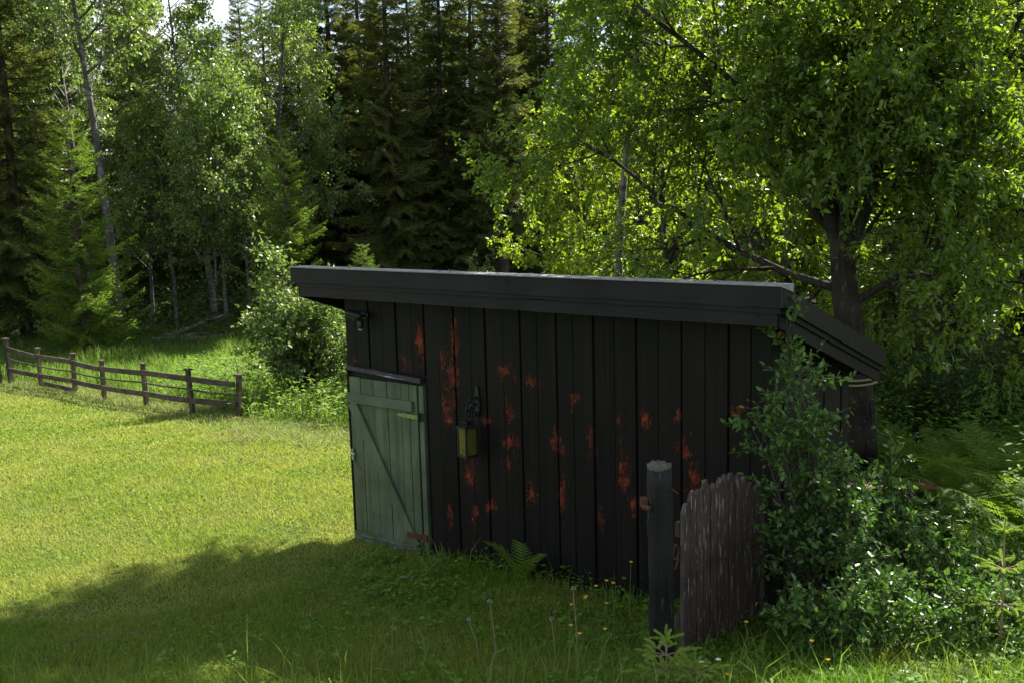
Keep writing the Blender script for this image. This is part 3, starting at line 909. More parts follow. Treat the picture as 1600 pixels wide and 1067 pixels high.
def make_gate_post():
    x, y = 0.79, 5.47
    e = empty('gate_post', (x, y, gz(x, y)), 0, 'round black painted wooden post with a bleached top beside the brown picket gate', 'post')
    z0 = gz(x, y)
    H = 1.555 - z0
    g = Geo()
    zs = np.linspace(-0.25, H - 0.012, 14)
    rng = np.random.RandomState(3)
    pts = [(0.006 + 0.016 * (1 - (z + 0.25) / (H + 0.25)) + 0.002 * rng.normal(), 0.002 * rng.normal(), z) for z in zs]
    rad = [0.072 + 0.0012 * rng.normal() for z in zs]; rad[-1] = 0.067
    g.tube(pts, rad, 22)
    g.build('shaft', M['post_paint'], e, True)
    g = Geo()
    g.lathe([(0.0675, -0.010), (0.0685, 0.002), (0.065, 0.010), (0.05, 0.014), (0.035, 0.020), (0.018, 0.024), (0.004, 0.022)], (0.006, 0, H - 0.013), 22)
    for vi in range(len(g.v)):
        q = g.v[vi]; rr = math.hypot(q[0] - 0.006, q[1])
        dz = 0.010 * math.sin(q[0] * 95 + 1) * math.cos(q[1] * 70) + 0.004 * rng.normal()
        g.v[vi] = (q[0], q[1], q[2] + dz * (1 if q[2] > H - 0.016 else 0.3))
    g.build('post_top', M['post_top'], e)
    g = Geo(); g.box((-0.10, -0.035, H - 0.24), (-0.062, 0.025, H - 0.19)); g.tube([(-0.09, -0.04, H - 0.23), (-0.06, -0.075, H - 0.23)], 0.016, 8)
    g.build('hinge_pin', M['dark_rust'], e)
    g = Geo(); g.tube([(0.05, -0.03, H - 0.12), (0.10, -0.05, H - 0.155)], 0.004, 6)
    g.build('nail', M['dark_rust'], e)
make_gate_post()

def make_gate():
    p0 = Vector((0.945, 5.66, 0)); p1 = Vector((1.600, 6.385, 0))
    d = (p1 - p0); Lg = d.length; d.normalize()
    z0 = 0.28
    e = empty('picket_gate', (p0.x, p0.y, z0), math.atan2(d.y, d.x), 'weathered brown picket gate with an arched top standing open against the shed', 'gate')
    rng = np.random.RandomState(5)
    n = 13
    pitch = Lg / n
    for i in range(n):
        t = (i + 0.5) / n
        top = np.interp(t, [0, 0.12, 0.3, 0.5, 0.7, 0.85, 1], [1.265, 1.315, 1.345, 1.345, 1.30, 1.19, 1.05]) - z0 + rng.uniform(-0.035, 0.022)
        w = pitch * 0.90
        x0 = i * pitch + rng.uniform(-0.003, 0.003); x1 = x0 + w
        xm = (x0 + x1) / 2
        bot = -0.02 - 0.10 * t + rng.uniform(-0.02, 0.02)
        th = 0.024
        ly = -0.02 + rng.uniform(-0.003, 0.003)
        prof = [(x0, bot), (x1, bot), (x1 + rng.uniform(-.002, .002), top - 0.055), (x1 - w * 0.22, top - 0.022), (xm + w * rng.uniform(0.0, 0.25), top), (xm - w * rng.uniform(0.05, 0.2), top - rng.uniform(0, 0.014)), (x0 + w * 0.20, top - rng.uniform(0.018, 0.034)), (x0 + rng.uniform(-.002, .002), top - 0.058)]
        m = len(prof)
        g = Geo()
        lean = rng.uniform(-0.006, 0.006)
        c = 0.004
        A = [(a, ly + lean * b, b) for a, b in prof]; B = [(a, ly + th + lean * b, b) for a, b in prof]
        g.poly(A + B, [tuple(range(m)), tuple(reversed(range(m, 2 * m)))] + [(i_, m + i_, m + (i_ + 1) % m, (i_ + 1) % m) for i_ in range(m)])
        o = g.build('picket', M['picket_grey'] if i == 0 else M['picket_brown'], e)
        # face grooves of the first picket stay brown: only its sawn edge is bare
        if i == 0:
            o.data.materials.append(M['picket_brown'])
            for p in o.data.polygons:
                if abs(p.normal.y) > 0.9: p.material_index = 1
    for z in (0.22, 0.78):
        g = Geo(); g.box((0.0, 0.008, z), (Lg, 0.040, z + 0.085))
        g.build('rail', M['picket_brown'], e)
    g = Geo(); pts = [(-0.035 + 0.03 * math.cos(t), 0.01, 0.70 + 0.045 * math.sin(t)) for t in np.linspace(0, 2 * math.pi, 12)]
    g.tube(pts, 0.007, 6, False); g.tube([(-0.02, 0.0, 0.66), (-0.09, -0.02, 0.62)], 0.005, 6)
    g.build('latch_ring', M['dark_rust'], e)
make_gate()

FP = [(-4.38, 15.90, 0.70), (-5.32, 16.53, 0.76), (-6.45, 17.55, 0.76), (-7.65, 18.70, 0.74), (-8.62, 19.70, 0.78), (-9.80, 20.80, 0.82), (-10.78, 21.55, 0.96), (-10.95, 21.36, 1.02)]
def make_fence():
    e = empty('rail_fence', (FP[0][0], FP[0][1], gz(FP[0][0], FP[0][1])), 0, 'low weathered wooden rail fence with capped posts along the lawn edge', 'fence')
    rng = np.random.RandomState(8)
    o0 = Vector(e.location)
    P = []
    for i, (x, y, h) in enumerate(FP):
        z = gz(x, y)
        P.append(Vector((x, y, z)))
        b = Vector((x, y, z)) - o0
        r = (0.036 if i < 6 else 0.05) * rng.uniform(0.88, 1.12)
        lx, ly = rng.uniform(-0.045, 0.045, 2)
        g = Geo()
        dirx = Vector((FP[1][0] - FP[0][0], FP[1][1] - FP[0][1], 0)).normalized()
        n = Vector((-dirx.y, dirx.x, 0))
        def ring(zz, s, q=0):
            c = b + Vector((lx * zz, ly * zz, zz))
            return [c + dirx * s + n * s * 0.8, c - dirx * s + n * s * 0.8, c - dirx * s - n * s * 0.8, c + dirx * s - n * s * 0.8]
        lv = [(-0.2, r), (0.15, r * 1.04), (h * 0.6, r * 0.97), (h - 0.02, r)]
        v = [q for zz, s in lv for q in ring(zz, s)]
        f = [(k * 4 + j, k * 4 + 4 + j, k * 4 + 4 + (j + 1) % 4, k * 4 + (j + 1) % 4) for k in range(3) for j in range(4)] + [(0, 1, 2, 3), (15, 14, 13, 12)]
        g.poly(v, f)
        po = g.build('post', M['fence_wood'], e)
        if i < 7:
            g = Geo(); a = ring(h - 0.019, r * 1.55); c = ring(h + 0.008, r * 1.5)
            g.poly(a + c, [(0, 1, 2, 3), (7, 6, 5, 4)] + [(j, 4 + j, 4 + (j + 1) % 4, (j + 1) % 4) for j in range(4)])
            g.build('cap', M['fence_wood'], po)
    # rails bay by bay, nailed to the lawn side
    prof_b = [(-0.012, -0.046), (0.012, -0.046), (0.012, 0.046), (-0.012, 0.046)]
    for i in range(6):
        a, b = P[i] - o0, P[i + 1] - o0
        d = (b - a).normalized()
        nn = Vector((-d.y, d.x, 0)).normalized()      # away from the viewer or towards
        if nn.y > 0: nn = -nn
        off = nn * 0.052
        ha, hb = FP[i][2], FP[i + 1][2]
        j = lambda: rng.uniform(-0.010, 0.010)
        for fr, pr in ((0.80, prof_b), (0.32, prof_b)):
            g = Geo()
            pa = a + off + Vector((0, 0, ha * fr + j())) + d * 0.004; pb = b + off + Vector((0, 0, hb * fr + j())) - d * 0.004
            mid = (pa + pb) / 2 + Vector((0, 0, -0.004 + 0.3 * j()))
            g.prism(pr, pa, mid); g.prism(pr, mid, pb)
            g.build('rail', M['fence_rail'], e)
        g = Geo()
        pa = a + off * 0.9 + Vector((0, 0, ha * 0.56 + j())); pb = b + off * 0.9 + Vector((0, 0, hb * 0.56 + j()))
        g.tube([pa, (pa + pb) / 2 + Vector((0, 0, -0.01)), pb], 0.016, 7)
        g.build('pole_rail', M['fence_rail'], e, True)
    # a loose lowest board at the far end
    g = Geo()
    g.prism(prof_b, P[5] - o0 + Vector((0.12, -0.10, 0.10)), P[4] - o0 + Vector((0.05, -0.08, 0.06)))
    g.build('rail', M['fence_rail'], e)
make_fence()

def make_stake():
    x, y = -4.42, 16.15
    z = gz(x, y)
    g = Geo(); g.tube([(0, 0, -0.1), (0.01, 0, 0.5), (-0.01, 0, 0.8), (-0.035, 0, 0.98)], [0.016, 0.014, 0.011, 0.006], 7)
    o = g.build('stake', M['dead_wood'], None, True); o.location = (x, y, z)
    tag(o, 'thin bare stick standing behind the end post of the rail fence', 'stick')
make_stake()

def make_bench():
    M['bench_rust'] = wood_mat('bench_rust', (0.12, 0.045, 0.028), (0.27, 0.12, 0.075), (4, 30, 30), 0.7, 0.3, fleck=(0.30, 0.24, 0.18), fleck_at=0.62)
    x, y = 3.30, 8.65
    e = empty('bench', (x, y, gz(x, y)), R(-6), 'low narrow bench with a red brown plank half hidden behind the shrub', 'bench')
    g = Geo(); g.box((-0.42, -0.11, 0.385), (0.42, 0.11, 0.42)); g.build('seat', M['bench_rust'], e)
    for sx in (-0.30, 0.17):
        g = Geo(); g.box((sx - 0.03, -0.09, -0.06), (sx + 0.03, 0.09, 0.384)); g.build('leg', M['fence_wood'], e)
    g = Geo(); g.box((-0.269, -0.02, 0.10), (0.139, 0.02, 0.17)); g.build('stretcher', M['bench_rust'], e)
make_bench()

# ================================================================== trees
one = lambda t: 1.0
def dome(t): return 0.35 + 0.85 * math.sin(math.pi * min(max(t, 0), 1)) ** 0.8
def cone(t): return 1.15 - 0.85 * t

def birch_proto(seed, H, r, t0, limb, nl, per, leaf=(0.080, 0.062), wander=0.035, nb=6, lean=(0, 0)):
    rng = np.random.RandomState(seed)
    tb, tw = Tubes(), []
    P = dict(max=3, seg=[14, 6, 4, 3], wander=[wander, 0.11, 0.16, 0.2], trop=[0.02, 0.035, -0.08, -0.28], taper=[0.14, 0.25, 0.3, 0.4],
             k=[9, 5, 4, 3], nch=[nl, nb, 4], t0=[t0, 0.2, 0.15], ang=[52, 48, 50], len=[H, limb, 0.85, 0.5],
             shape=[lambda t: 1.15 - 0.8 * ((t - t0) / (1 - t0)) ** 1.3, lambda t: 1.15 - 0.5 * t, one], rmax=[1, 0.05, 0.018, 0.007])
    grow(tb, tw, rng, (0, 0, -0.15), (lean[0], lean[1], 1), H, r, 0, P)
    pos, a, nr = twig_leaves(rng, tw, per, 0.05, 0.7, 0.35)
    s = rng.uniform(0.7, 1.25, len(pos))
    return [('trunk', tb.mesh('birch_trunk', M['birch_bark'])), ('crown', leaves_to_mesh('birch_crown', M['birch_leaf'], pos, a, nr, leaf[0] * s, leaf[1] * s, 'quad', 0.2, 0.1))]

def broad_proto(seed, H, r, t0, limb, nl, per, mat, leaf=(0.085, 0.06), bark='bark', shape='quad'):
    rng = np.random.RandomState(seed)
    tb, tw = Tubes(), []
    P = dict(max=3, seg=[12, 6, 4, 3], wander=[0.06, 0.13, 0.17, 0.2], trop=[0.02, 0.05, 0.0, -0.12], taper=[0.12, 0.25, 0.3, 0.4],
             k=[9, 5, 4, 3], nch=[nl, 7, 5], t0=[t0, 0.18, 0.15], ang=[55, 50, 50], len=[H, limb, 0.9, 0.42],
             shape=[lambda t: 1.2 - 0.75 * ((t - t0) / (1 - t0)) ** 1.5, lambda t: 1.15 - 0.5 * t, one], rmax=[1, 0.06, 0.02, 0.007])
    grow(tb, tw, rng, (0, 0, -0.15), (0.02, 0.02, 1), H, r, 0, P)
    pos, a, nr = twig_leaves(rng, tw, per, 0.03, 0.4, 0.5)
    s = rng.uniform(0.7, 1.25, len(pos))
    return [('trunk', tb.mesh('broadleaf_trunk', M[bark])), ('crown', leaves_to_mesh('broadleaf_crown', mat, pos, a, nr, leaf[0] * s, leaf[1] * s, shape, 0.2, 0.12))]

def spruce_proto(seed, H, Rad, z0, mat, step=0.27, dead=6, needle=(0.105, 0.046), r0=None, droop=1.0, tstep=0.055):
    rng = np.random.RandomState(seed)
    tb = Tubes()
    r0 = r0 or H * 0.0125
    zs = np.linspace(-0.2, H, 16)
    wob = np.cumsum(rng.normal(size=(16, 2)) * 0.012, 0)
    trunk = np.stack([wob[:, 0], wob[:, 1], zs], 1)
    tb.add(trunk, np.maximum(r0 * (1 - np.clip(zs, 0, H) / H) ** 0.9, 0.008), 9)
    B, D, Wn = [], [], []          # needle foot, direction, side
    z = z0
    while z < H - 0.1:
        q = z / H
        n = rng.randint(4, 7)
        az0 = rng.uniform(0, 6.28)
        for b in range(n):
            az = az0 + b * 6.2832 / n + rng.uniform(-0.35, 0.35)
            zz = z + rng.uniform(-0.10, 0.10)
            L = Rad * (max(1 - q, 0.02) ** 0.72) * rng.uniform(0.45, 1.2) + 0.12
            if q < 0.22: L *= 0.72 + 1.2 * q
            out = np.array([math.cos(az), math.sin(az), 0.0])
            m = 7
            t = np.linspace(0, 1, m)
            sl0 = 0.25 - 0.55 * (1 - q) * droop
            zc = zz + L * (sl0 * t - 0.30 * droop * (1 - q) * t * t + 0.34 * (1 - 0.5 * q) * t ** 3)
            cx = np.interp(zz, zs, trunk[:, 0]); cy = np.interp(zz, zs, trunk[:, 1])
            side = np.array([-out[1], out[0], 0.0])
            bend = rng.uniform(-0.12, 0.12) * L
            pts = np.array([cx, cy, 0]) + out * (L * t)[:, None] * 0.97 + side * (bend * t * t)[:, None]
            pts[:, 2] = zc
            tb.add(pts, np.linspace(0.006 + 0.008 * L, 0.003, m), 4)
            # side twigs
            nt = max(int(L / tstep), 3)
            for k in range(nt):
                tt = 0.12 + 0.88 * (k + rng.uniform(0, 1)) / nt
                i = min(int(tt * (m - 1)), m - 2); f = tt * (m - 1) - i
                p = pts[i] * (1 - f) + pts[i + 1] * f
                ax = pts[i + 1] - pts[i]; ax = ax / np.linalg.norm(ax)
                sg = 1 if k % 2 else -1
                tl = (0.10 + 0.34 * L * (1 - tt) ** 0.8) * rng.uniform(0.6, 1.15)
                tl = min(tl, 0.62)
                dr = 0.30 + 0.55 * (1 - q) * rng.uniform(0.2, 1.3) * droop
                d = ax * 0.75 + side * sg * rng.uniform(0.55, 1.0) + np.array([0, 0, -dr])
                d /= np.linalg.norm(d)
                ns = max(int(tl / 0.034), 2)
                s = (np.arange(ns) + rng.uniform(0, 1, ns)) / ns * tl
                tip = d + np.array([0, 0, -0.25 * droop * (1 - q)])
                foot = p + d * s[:, None] + (tip - d) * (s ** 2 / max(tl, 1e-3))[:, None] * 0.6
                sd = np.cross(d, [0, 0, 1.0]); sd /= max(np.linalg.norm(sd), 1e-6)
                up = np.cross(sd, d)
                for ss in (1, -1):
                    B.append(foot); D.append(d * 0.72 + sd * ss * 0.75 + up * rng.uniform(-0.25, 0.25, (ns, 1))); Wn.append(np.tile(d, (ns, 1)))
                B.append(foot[::2]); D.append(np.tile(d * 0.8 + up * 0.6, (len(foot[::2]), 1))); Wn.append(np.tile(d, (len(foot[::2]), 1)))
            # needles on the branch axis itself, outer half
            ns = max(int(L * 0.7 / 0.03), 3)
            s = np.linspace(0.35, 1.0, ns)
            foot = np.stack([np.interp(s, t, pts[:, c]) for c in range(3)], 1)
            for ss in (1, -1, 0):
                B.append(foot); D.append(np.tile(out * 0.8 + side * ss * 0.7 + np.array([0, 0, 0.55 if ss == 0 else 0.1]), (ns, 1))); Wn.append(np.tile(out, (ns, 1)))
        z += step * rng.uniform(0.75, 1.25)
    for k in range(dead):            # bare grey twigs on the lower stem
        zz = rng.uniform(0.4, max(z0 + 1.2, 1.2)); az = rng.uniform(0, 6.28); L = rng.uniform(0.5, 1.2) * min(1, Rad)
        d = np.array([math.cos(az), math.sin(az), -0.25])
        pts = np.array([d * L * q + np.array([0, 0, zz - 0.12 * q * q * L]) for q in np.linspace(0, 1, 5)])
        tb.add(pts, np.linspace(0.014, 0.003, 5), 4)
        for w in range(5):
            q = rng.uniform(0.3, 1.0); s0 = d * L * q + np.array([0, 0, zz - 0.12 * q * q * L])
            e = s0 + rvec(rng) * 0.25 + d * 0.12
            tb.add(np.array([s0, (s0 + e) / 2 + rvec(rng) * 0.02, e]), [0.005, 0.004, 0.002], 3)
    B = np.concatenate(B); D = unit(np.concatenate(D)); Wn = unit(np.concatenate(Wn))
    n = len(B)
    ln = rng.uniform(0.7, 1.25, (n, 1)) * needle[0]
    D = unit(D + rng.normal(size=(n, 3)) * 0.16)
    V = np.stack([B - Wn * needle[1] * 0.5, B + Wn * needle[1] * 0.5, B + D * ln], 1).reshape(-1, 3)
    F = np.arange(n * 3).reshape(-1, 3)
    return [('trunk', tb.mesh('spruce_trunk', M['bark'])), ('crown', np_mesh('spruce_crown', V, F, mat))]

def X_at(px, y):
    return (px - 795.0) / 1590.0 * y * 1.011

def at(px, y):
    x = X_at(px, y)
    return (x, y, gz(x, y) - 0.03)

SP = [spruce_proto(21, 13.0, 2.05, 1.2, M['needle'], 0.25, 12),
      spruce_proto(22, 12.0, 1.75, 0.9, M['needle'], 0.25, 10),
      spruce_proto(23, 14.5, 1.65, 2.6, M['needle'], 0.27, 18)]
SY = [spruce_proto(31, 5.6, 1.45, 0.12, M['needle_young'], 0.19, 0, (0.070, 0.032), 0.07, 0.45, 0.042)]
BI = [birch_proto(41, 12.5, 0.125, 0.34, 2.2, 30, 24),
      birch_proto(42, 9.5, 0.095, 0.20, 2.0, 30, 24),
      birch_proto(43, 6.8, 0.06, 0.28, 1.3, 22, 22, nb=5),
      birch_proto(44, 13.0, 0.12, 0.50, 2.1, 26, 24, lean=(0.06, 0))]
BL = [broad_proto(51, 6.6, 0.10, 0.10, 2.0, 26, 22, M['alder_leaf'], (0.095, 0.066)),
      broad_proto(52, 7.6, 0.11, 0.12, 2.3, 28, 20, M['alder_leaf'], (0.095, 0.066))]

# ---- the trees one can tell apart, and a few added for shade
def tree(kind, i, px, y, s, rz, label, group=None, sz=None):
    nm, cat, pr = {'S': ('spruce_tree', 'spruce tree', SP), 'Y': ('spruce_tree', 'spruce tree', SY), 'B': ('birch_tree', 'birch tree', BI), 'L': ('broadleaf_tree', 'tree', BL)}[kind]
    return place(nm, pr[i], at(px, y), R(rz), s, label, cat, group, sz)

GF = 'trees along the edge of the wood'
tree('S', 0, 40, 27.5, 1.08, 0, 'big dark spruce above the far end of the rail fence', GF)
tree('S', 1, -75, 26.5, 1.05, 80, 'dark spruce cut by the picture edge beyond the far fence end', GF)
tree('Y', 0, 132, 25.2, 1.10, 30, 'young bright green spruce with branches down to the grass behind the fence', GF)
tree('B', 0, 152, 31.0, 1.05, 10, 'slender birch rising behind the young bright green spruce', GF)
tree('B', 3, 190, 27.6, 1.08, 180, 'tall white stemmed birch leaning beside the young bright green spruce', GF)
tree('B', 1, 335, 30.0, 1.12, 200, 'leafy pale green birch standing over the fallen logs', GF)
tree('B', 1, 430, 33.0, 1.22, 75, 'tall full birch between the pale birch and the dark spruces', GF)
tree('B', 2, 275, 29.6, 1.0, 0, 'thin young birch beside the fallen logs', GF)
tree('B', 2, 352, 28.6, 1.08, 140, 'thin young birch with low leafy boughs right of the fallen logs', GF)
tree('B', 2, 240, 30.5, 0.95, 260, 'thin young birch just left of the fallen logs', GF)
tree('B', 2, 390, 28.6, 0.9, 310, 'small birch in front of the tall full birch', GF)
tree('Y', 0, 452, 27.5, 0.98, 200, 'young spruce standing behind the leafy bush left of the shed', GF)
tree('S', 2, 532, 38.0, 1.12, 120, 'narrow spruce with a thin stem left of the broad spruce', GF)
tree('S', 0, 620, 34.5, 1.14, 200, 'broad dark spruce rising behind the shed roof above the door', GF)
tree('S', 1, 694, 36.0, 1.22, 40, 'slim dark spruce just right of the broad spruce', GF)
tree('S', 2, 786, 34.5, 1.02, 300, 'spruce with a bare lower stem behind the middle of the shed', GF)
tree('S', 1, 862, 37.0, 1.15, 160, 'dark spruce showing between the bare stem and the big leafy tree', GF)
tree('L', 0, 915, 22.0, 0.84, 50, 'bright leafy tree behind the roof where the big tree begins', GF)
tree('L', 1, 1040, 19.5, 0.84, 140, 'bright backlit tree behind the left boughs of the big tree', GF)
tree('L', 0, 1225, 18.0, 1.0, 250, 'bright backlit tree behind the big forked trunk', GF)
tree('L', 1, 1300, 21.0, 1.05, 20, 'leafy tree seen through the fork of the big tree', GF)
tree('L', 0, 1420, 19.0, 1.15, 110, 'leafy tree behind the right boughs of the big tree', GF)
tree('L', 1, 1560, 17.0, 1.10, 290, 'leafy tree at the picture edge behind the slanting limbs', GF)
tree('S', 1, 1485, 13.4, 0.46, 60, 'small dark spruce standing in shade beyond the ferns', GF)
tree('S', 0, 1390, 15.5, 0.50, 10, 'dark spruce behind the roped trunk', GF)
tree('S', 0, 1590, 14.3, 0.62, 190, 'dark spruce in shade at the picture edge', GF)
tree('S', 1, 1780, 15.0, 0.70, 40, 'dark spruce added past the picture edge to block the sun', GF)  # added out of view to keep sun off the right undergrowth
tree('S', 0, 1715, 14.2, 0.70, 100, 'dark spruce added at the picture edge to shade the undergrowth', GF)  # added for its shadow on the undergrowth, trunk outside the view
SHADE_BIRCH = birch_proto(46, 7.5, 0.07, 0.70, 1.15, 22, 24)  # invented tree: crown above the view, shaped to cast shade on the lawn
place('birch_tree', SHADE_BIRCH, (1.30, 12.05, gz(1.30, 12.05)), 0.5, 1.0, 'slender birch added behind the big tree, its high crown shading the lawn', 'birch tree', GF)

# ---- rows deeper in the wood
rng = np.random.RandomState(77)
px_list = list(np.linspace(-140, 1740, 30))
for row, (y0, n) in enumerate(((41.0, 26), (48.0, 28), (57.0, 30))):
    for k in range(n):
        px = -150 + 1900 * (k + 0.5 + rng.uniform(-0.35, 0.35)) / n
        y = y0 + rng.uniform(-2.2, 2.2)
        if rng.uniform() < (0.40 if px < 480 else 0.12 if px < 900 else 0.45):
            i = rng.randint(0, 2)
            tree('B', i, px, y, rng.uniform(0.95, 1.15), rng.uniform(0, 360), 'birch deep in the dense wood', 'birches deep in the wood')
        else:
            i = rng.randint(0, 3)
            tree('S', i, px, y, rng.uniform(0.85, 1.12), rng.uniform(0, 360), 'dark spruce deep in the dense wood', 'spruces deep in the wood')

for (px, y, s, i, rz) in ((575, 40, 1.2, 0, 30), (742, 35.5, 1.05, 0, 90), (655, 41, 1.2, 1, 200), (482, 37, 1.1, 1, 10), (235, 36, 1.15, 0, 300), (100, 34, 1.1, 1, 45), (820, 40, 1.2, 0, 270)):
    tree('S', i, px, y, s, rz, 'dark spruce deep in the dense wood', 'spruces deep in the wood')
# ---- bushy young spruces filling the wood between the stems
for k in range(34):
    px = -120 + 1850 * (k + 0.5 + rng.uniform(-0.4, 0.4)) / 34
    y = rng.uniform(40, 60)
    place('spruce_tree', SY[0], at(px, y), rng.uniform(0, 6.28), rng.uniform(0.9, 1.5), 'bushy young spruce deep in the shade of the wood', 'spruce tree', 'young spruces deep in the wood')

# ---- the big forked tree behind the shed
def make_willow():
    bx, by = 3.40, 9.65
    bz = gz(bx, by)
    e = empty('broadleaf_tree', (bx, by, bz), 0, 'big forked leafy tree with a rope round its trunk behind the shed', 'tree')
    rng = np.random.RandomState(61)
    tb, tw = Tubes(), []
    base = np.array([bx, by, bz])
    P = dict(max=4, seg=[0, 6, 5, 4, 3], wander=[0, 0.16, 0.18, 0.2, 0.22], trop=[0, 0.03, 0.0, -0.03, -0.10], taper=[0, 0.25, 0.3, 0.35, 0.4],
             k=[8, 6, 5, 4, 3], nch=[11, 8, 4, 0], t0=[0.22, 0.2, 0.15], ang=[55, 50, 48], len=[0, 1.35, 0.68, 0.34],
             shape=[lambda t: 1.15 - 0.45 * t, lambda t: 1.15 - 0.5 * t, one], rmax=[1, 0.045, 0.016, 0.006])
    P['max'] = 3; P['seg'] = [0, 6, 4, 3]; P['wander'] = [0, 0.16, 0.18, 0.22]; P['trop'] = [0, 0.02, -0.03, -0.12]; P['taper'] = [0, 0.25, 0.3, 0.4]; P['k'] = [9, 5, 4, 3]
    trunk = np.array([(3.40, 9.65, bz - 0.2), (3.39, 9.65, 0.3), (3.36, 9.63, 0.9), (3.26, 9.61, 1.5), (3.17, 9.60, 2.0), (3.13, 9.60, 2.5), (3.10, 9.6, 2.75)])
    rr = np.array([0.19, 0.148, 0.135, 0.128, 0.122, 0.112, 0.075])
    tb.add(trunk - base, rr, 14)
    stems = [
        ([(3.12, 9.6, 2.35), (2.95, 9.55, 2.95), (2.86, 9.5, 3.5), (2.66, 9.3, 4.25), (2.4, 9.2, 5.3), (2.2, 9.1, 6.3)], 0.095),
        ([(3.12, 9.6, 2.4), (3.06, 9.66, 3.0), (3.04, 9.7, 3.6), (3.2, 9.8, 4.5), (3.06, 9.9, 5.6), (3.1, 10.0, 6.8)], 0.105),
        ([(3.15, 9.6, 2.3), (3.36, 9.62, 2.8), (3.52, 9.7, 3.3), (3.86, 9.8, 3.95), (4.2, 9.9, 4.8), (4.5, 10.0, 5.8)], 0.09),
        ([(3.20, 9.6, 1.9), (3.5, 9.45, 2.12), (3.85, 9.3, 2.38), (4.1, 9.25, 2.7), (4.25, 9.3, 3.1)], 0.06),
        ([(3.15, 9.6, 2.05), (2.7, 9.8, 2.2), (2.2, 10.05, 2.45), (1.6, 10.35, 2.9), (1.1, 10.6, 3.35), (0.7, 10.8, 3.6)], 0.06),
        ([(3.10, 9.65, 2.55), (2.7, 10.2, 3.2), (2.1, 10.7, 3.8), (1.4, 11.2, 4.4), (1.15, 11.4, 4.7)], 0.07),
        ([(3.10, 9.62, 3.0), (3.2, 9.35, 3.6), (3.25, 9.1, 4.3), (3.2, 8.9, 5.0), (3.1, 8.8, 5.6)], 0.05),
        ([(3.14, 9.65, 2.55), (3.6, 10.2, 3.3), (4.1, 10.6, 4.1), (4.5, 10.9, 4.8), (4.7, 11.1, 5.4)], 0.075),
        ([(3.12, 9.5, 2.5), (3.0, 9.25, 2.9), (2.85, 9.1, 3.3), (2.65, 9.0, 3.8)], 0.03),
        ([(3.18, 9.5, 2.4), (3.35, 9.2, 2.8), (3.5, 9.05, 3.25), (3.6, 9.0, 3.7)], 0.03),
        ([(3.1, 9.55, 2.9), (3.1, 9.25, 3.3), (3.12, 9.1, 3.8), (3.15, 9.0, 4.3)], 0.03),
        ([(3.5, 9.45, 2.12), (3.9, 9.9, 2.2), (4.3, 10.4, 2.1), (4.6, 10.9, 1.9)], 0.03),
        ([(3.05, 9.9, 5.4), (2.7, 10.5, 6.2), (2.4, 11.0, 6.9), (2.2, 11.3, 7.5)], 0.04),  # limb added above the view so its leaves shade the near bank

        ([(2.9, 9.52, 3.2), (2.4, 9.4, 3.7), (1.8, 9.4, 4.2), (1.2, 9.5, 4.7), (0.8, 9.6, 5.0)], 0.05),
    ]
    for pts, r in stems:
        pts = np.array(pts) - base
        rad = np.linspace(r * 0.72, 0.012, len(pts))
        tb.add(pts, rad, 8)
        L = np.linalg.norm(np.diff(pts, axis=0), axis=1).sum()
        branch_from(tb, tw, rng, pts, rad, L, 0, P)
    obj('trunk', tb.mesh('willow_trunk', M['willow_bark']), e)
    pos, a, nr = twig_leaves(rng, tw, 16, 0.02, 0.2, 0.55)
    s = rng.uniform(0.65, 1.25, len(pos))
    obj('crown', leaves_to_mesh('willow_crown', M['willow_leaf'], pos, a, nr, 0.064 * s, 0.032 * s, 'leaf', 0.25, 0.18), e)
    print('willow leaves', len(pos))
    # rope wound twice round the trunk
    g = Geo()
    cx, cy, rz = 3.315, 9.62, 0.172
    pts = []
    for i in range(54):
        t = i * 0.24
        pts.append((rz * 1.05 * math.cos(t), rz * 1.05 * math.sin(t), 0.004 * i * 0.45 + 0.012 * math.sin(t + 1.0)))
    pts += [(pts[-1][0] + 0.03, pts[-1][1] - 0.02, pts[-1][2] + 0.06), (pts[-1][0] + 0.06, pts[-1][1] - 0.02, pts[-1][2] + 0.16)]
    g.tube(pts, 0.011, 7)
    o = g.build('rope', M['rope'], None, True); o.location = (cx, cy, 1.14)
    tag(o, 'tan rope wound round the trunk of the big forked tree below the eaves', 'rope')
make_willow()

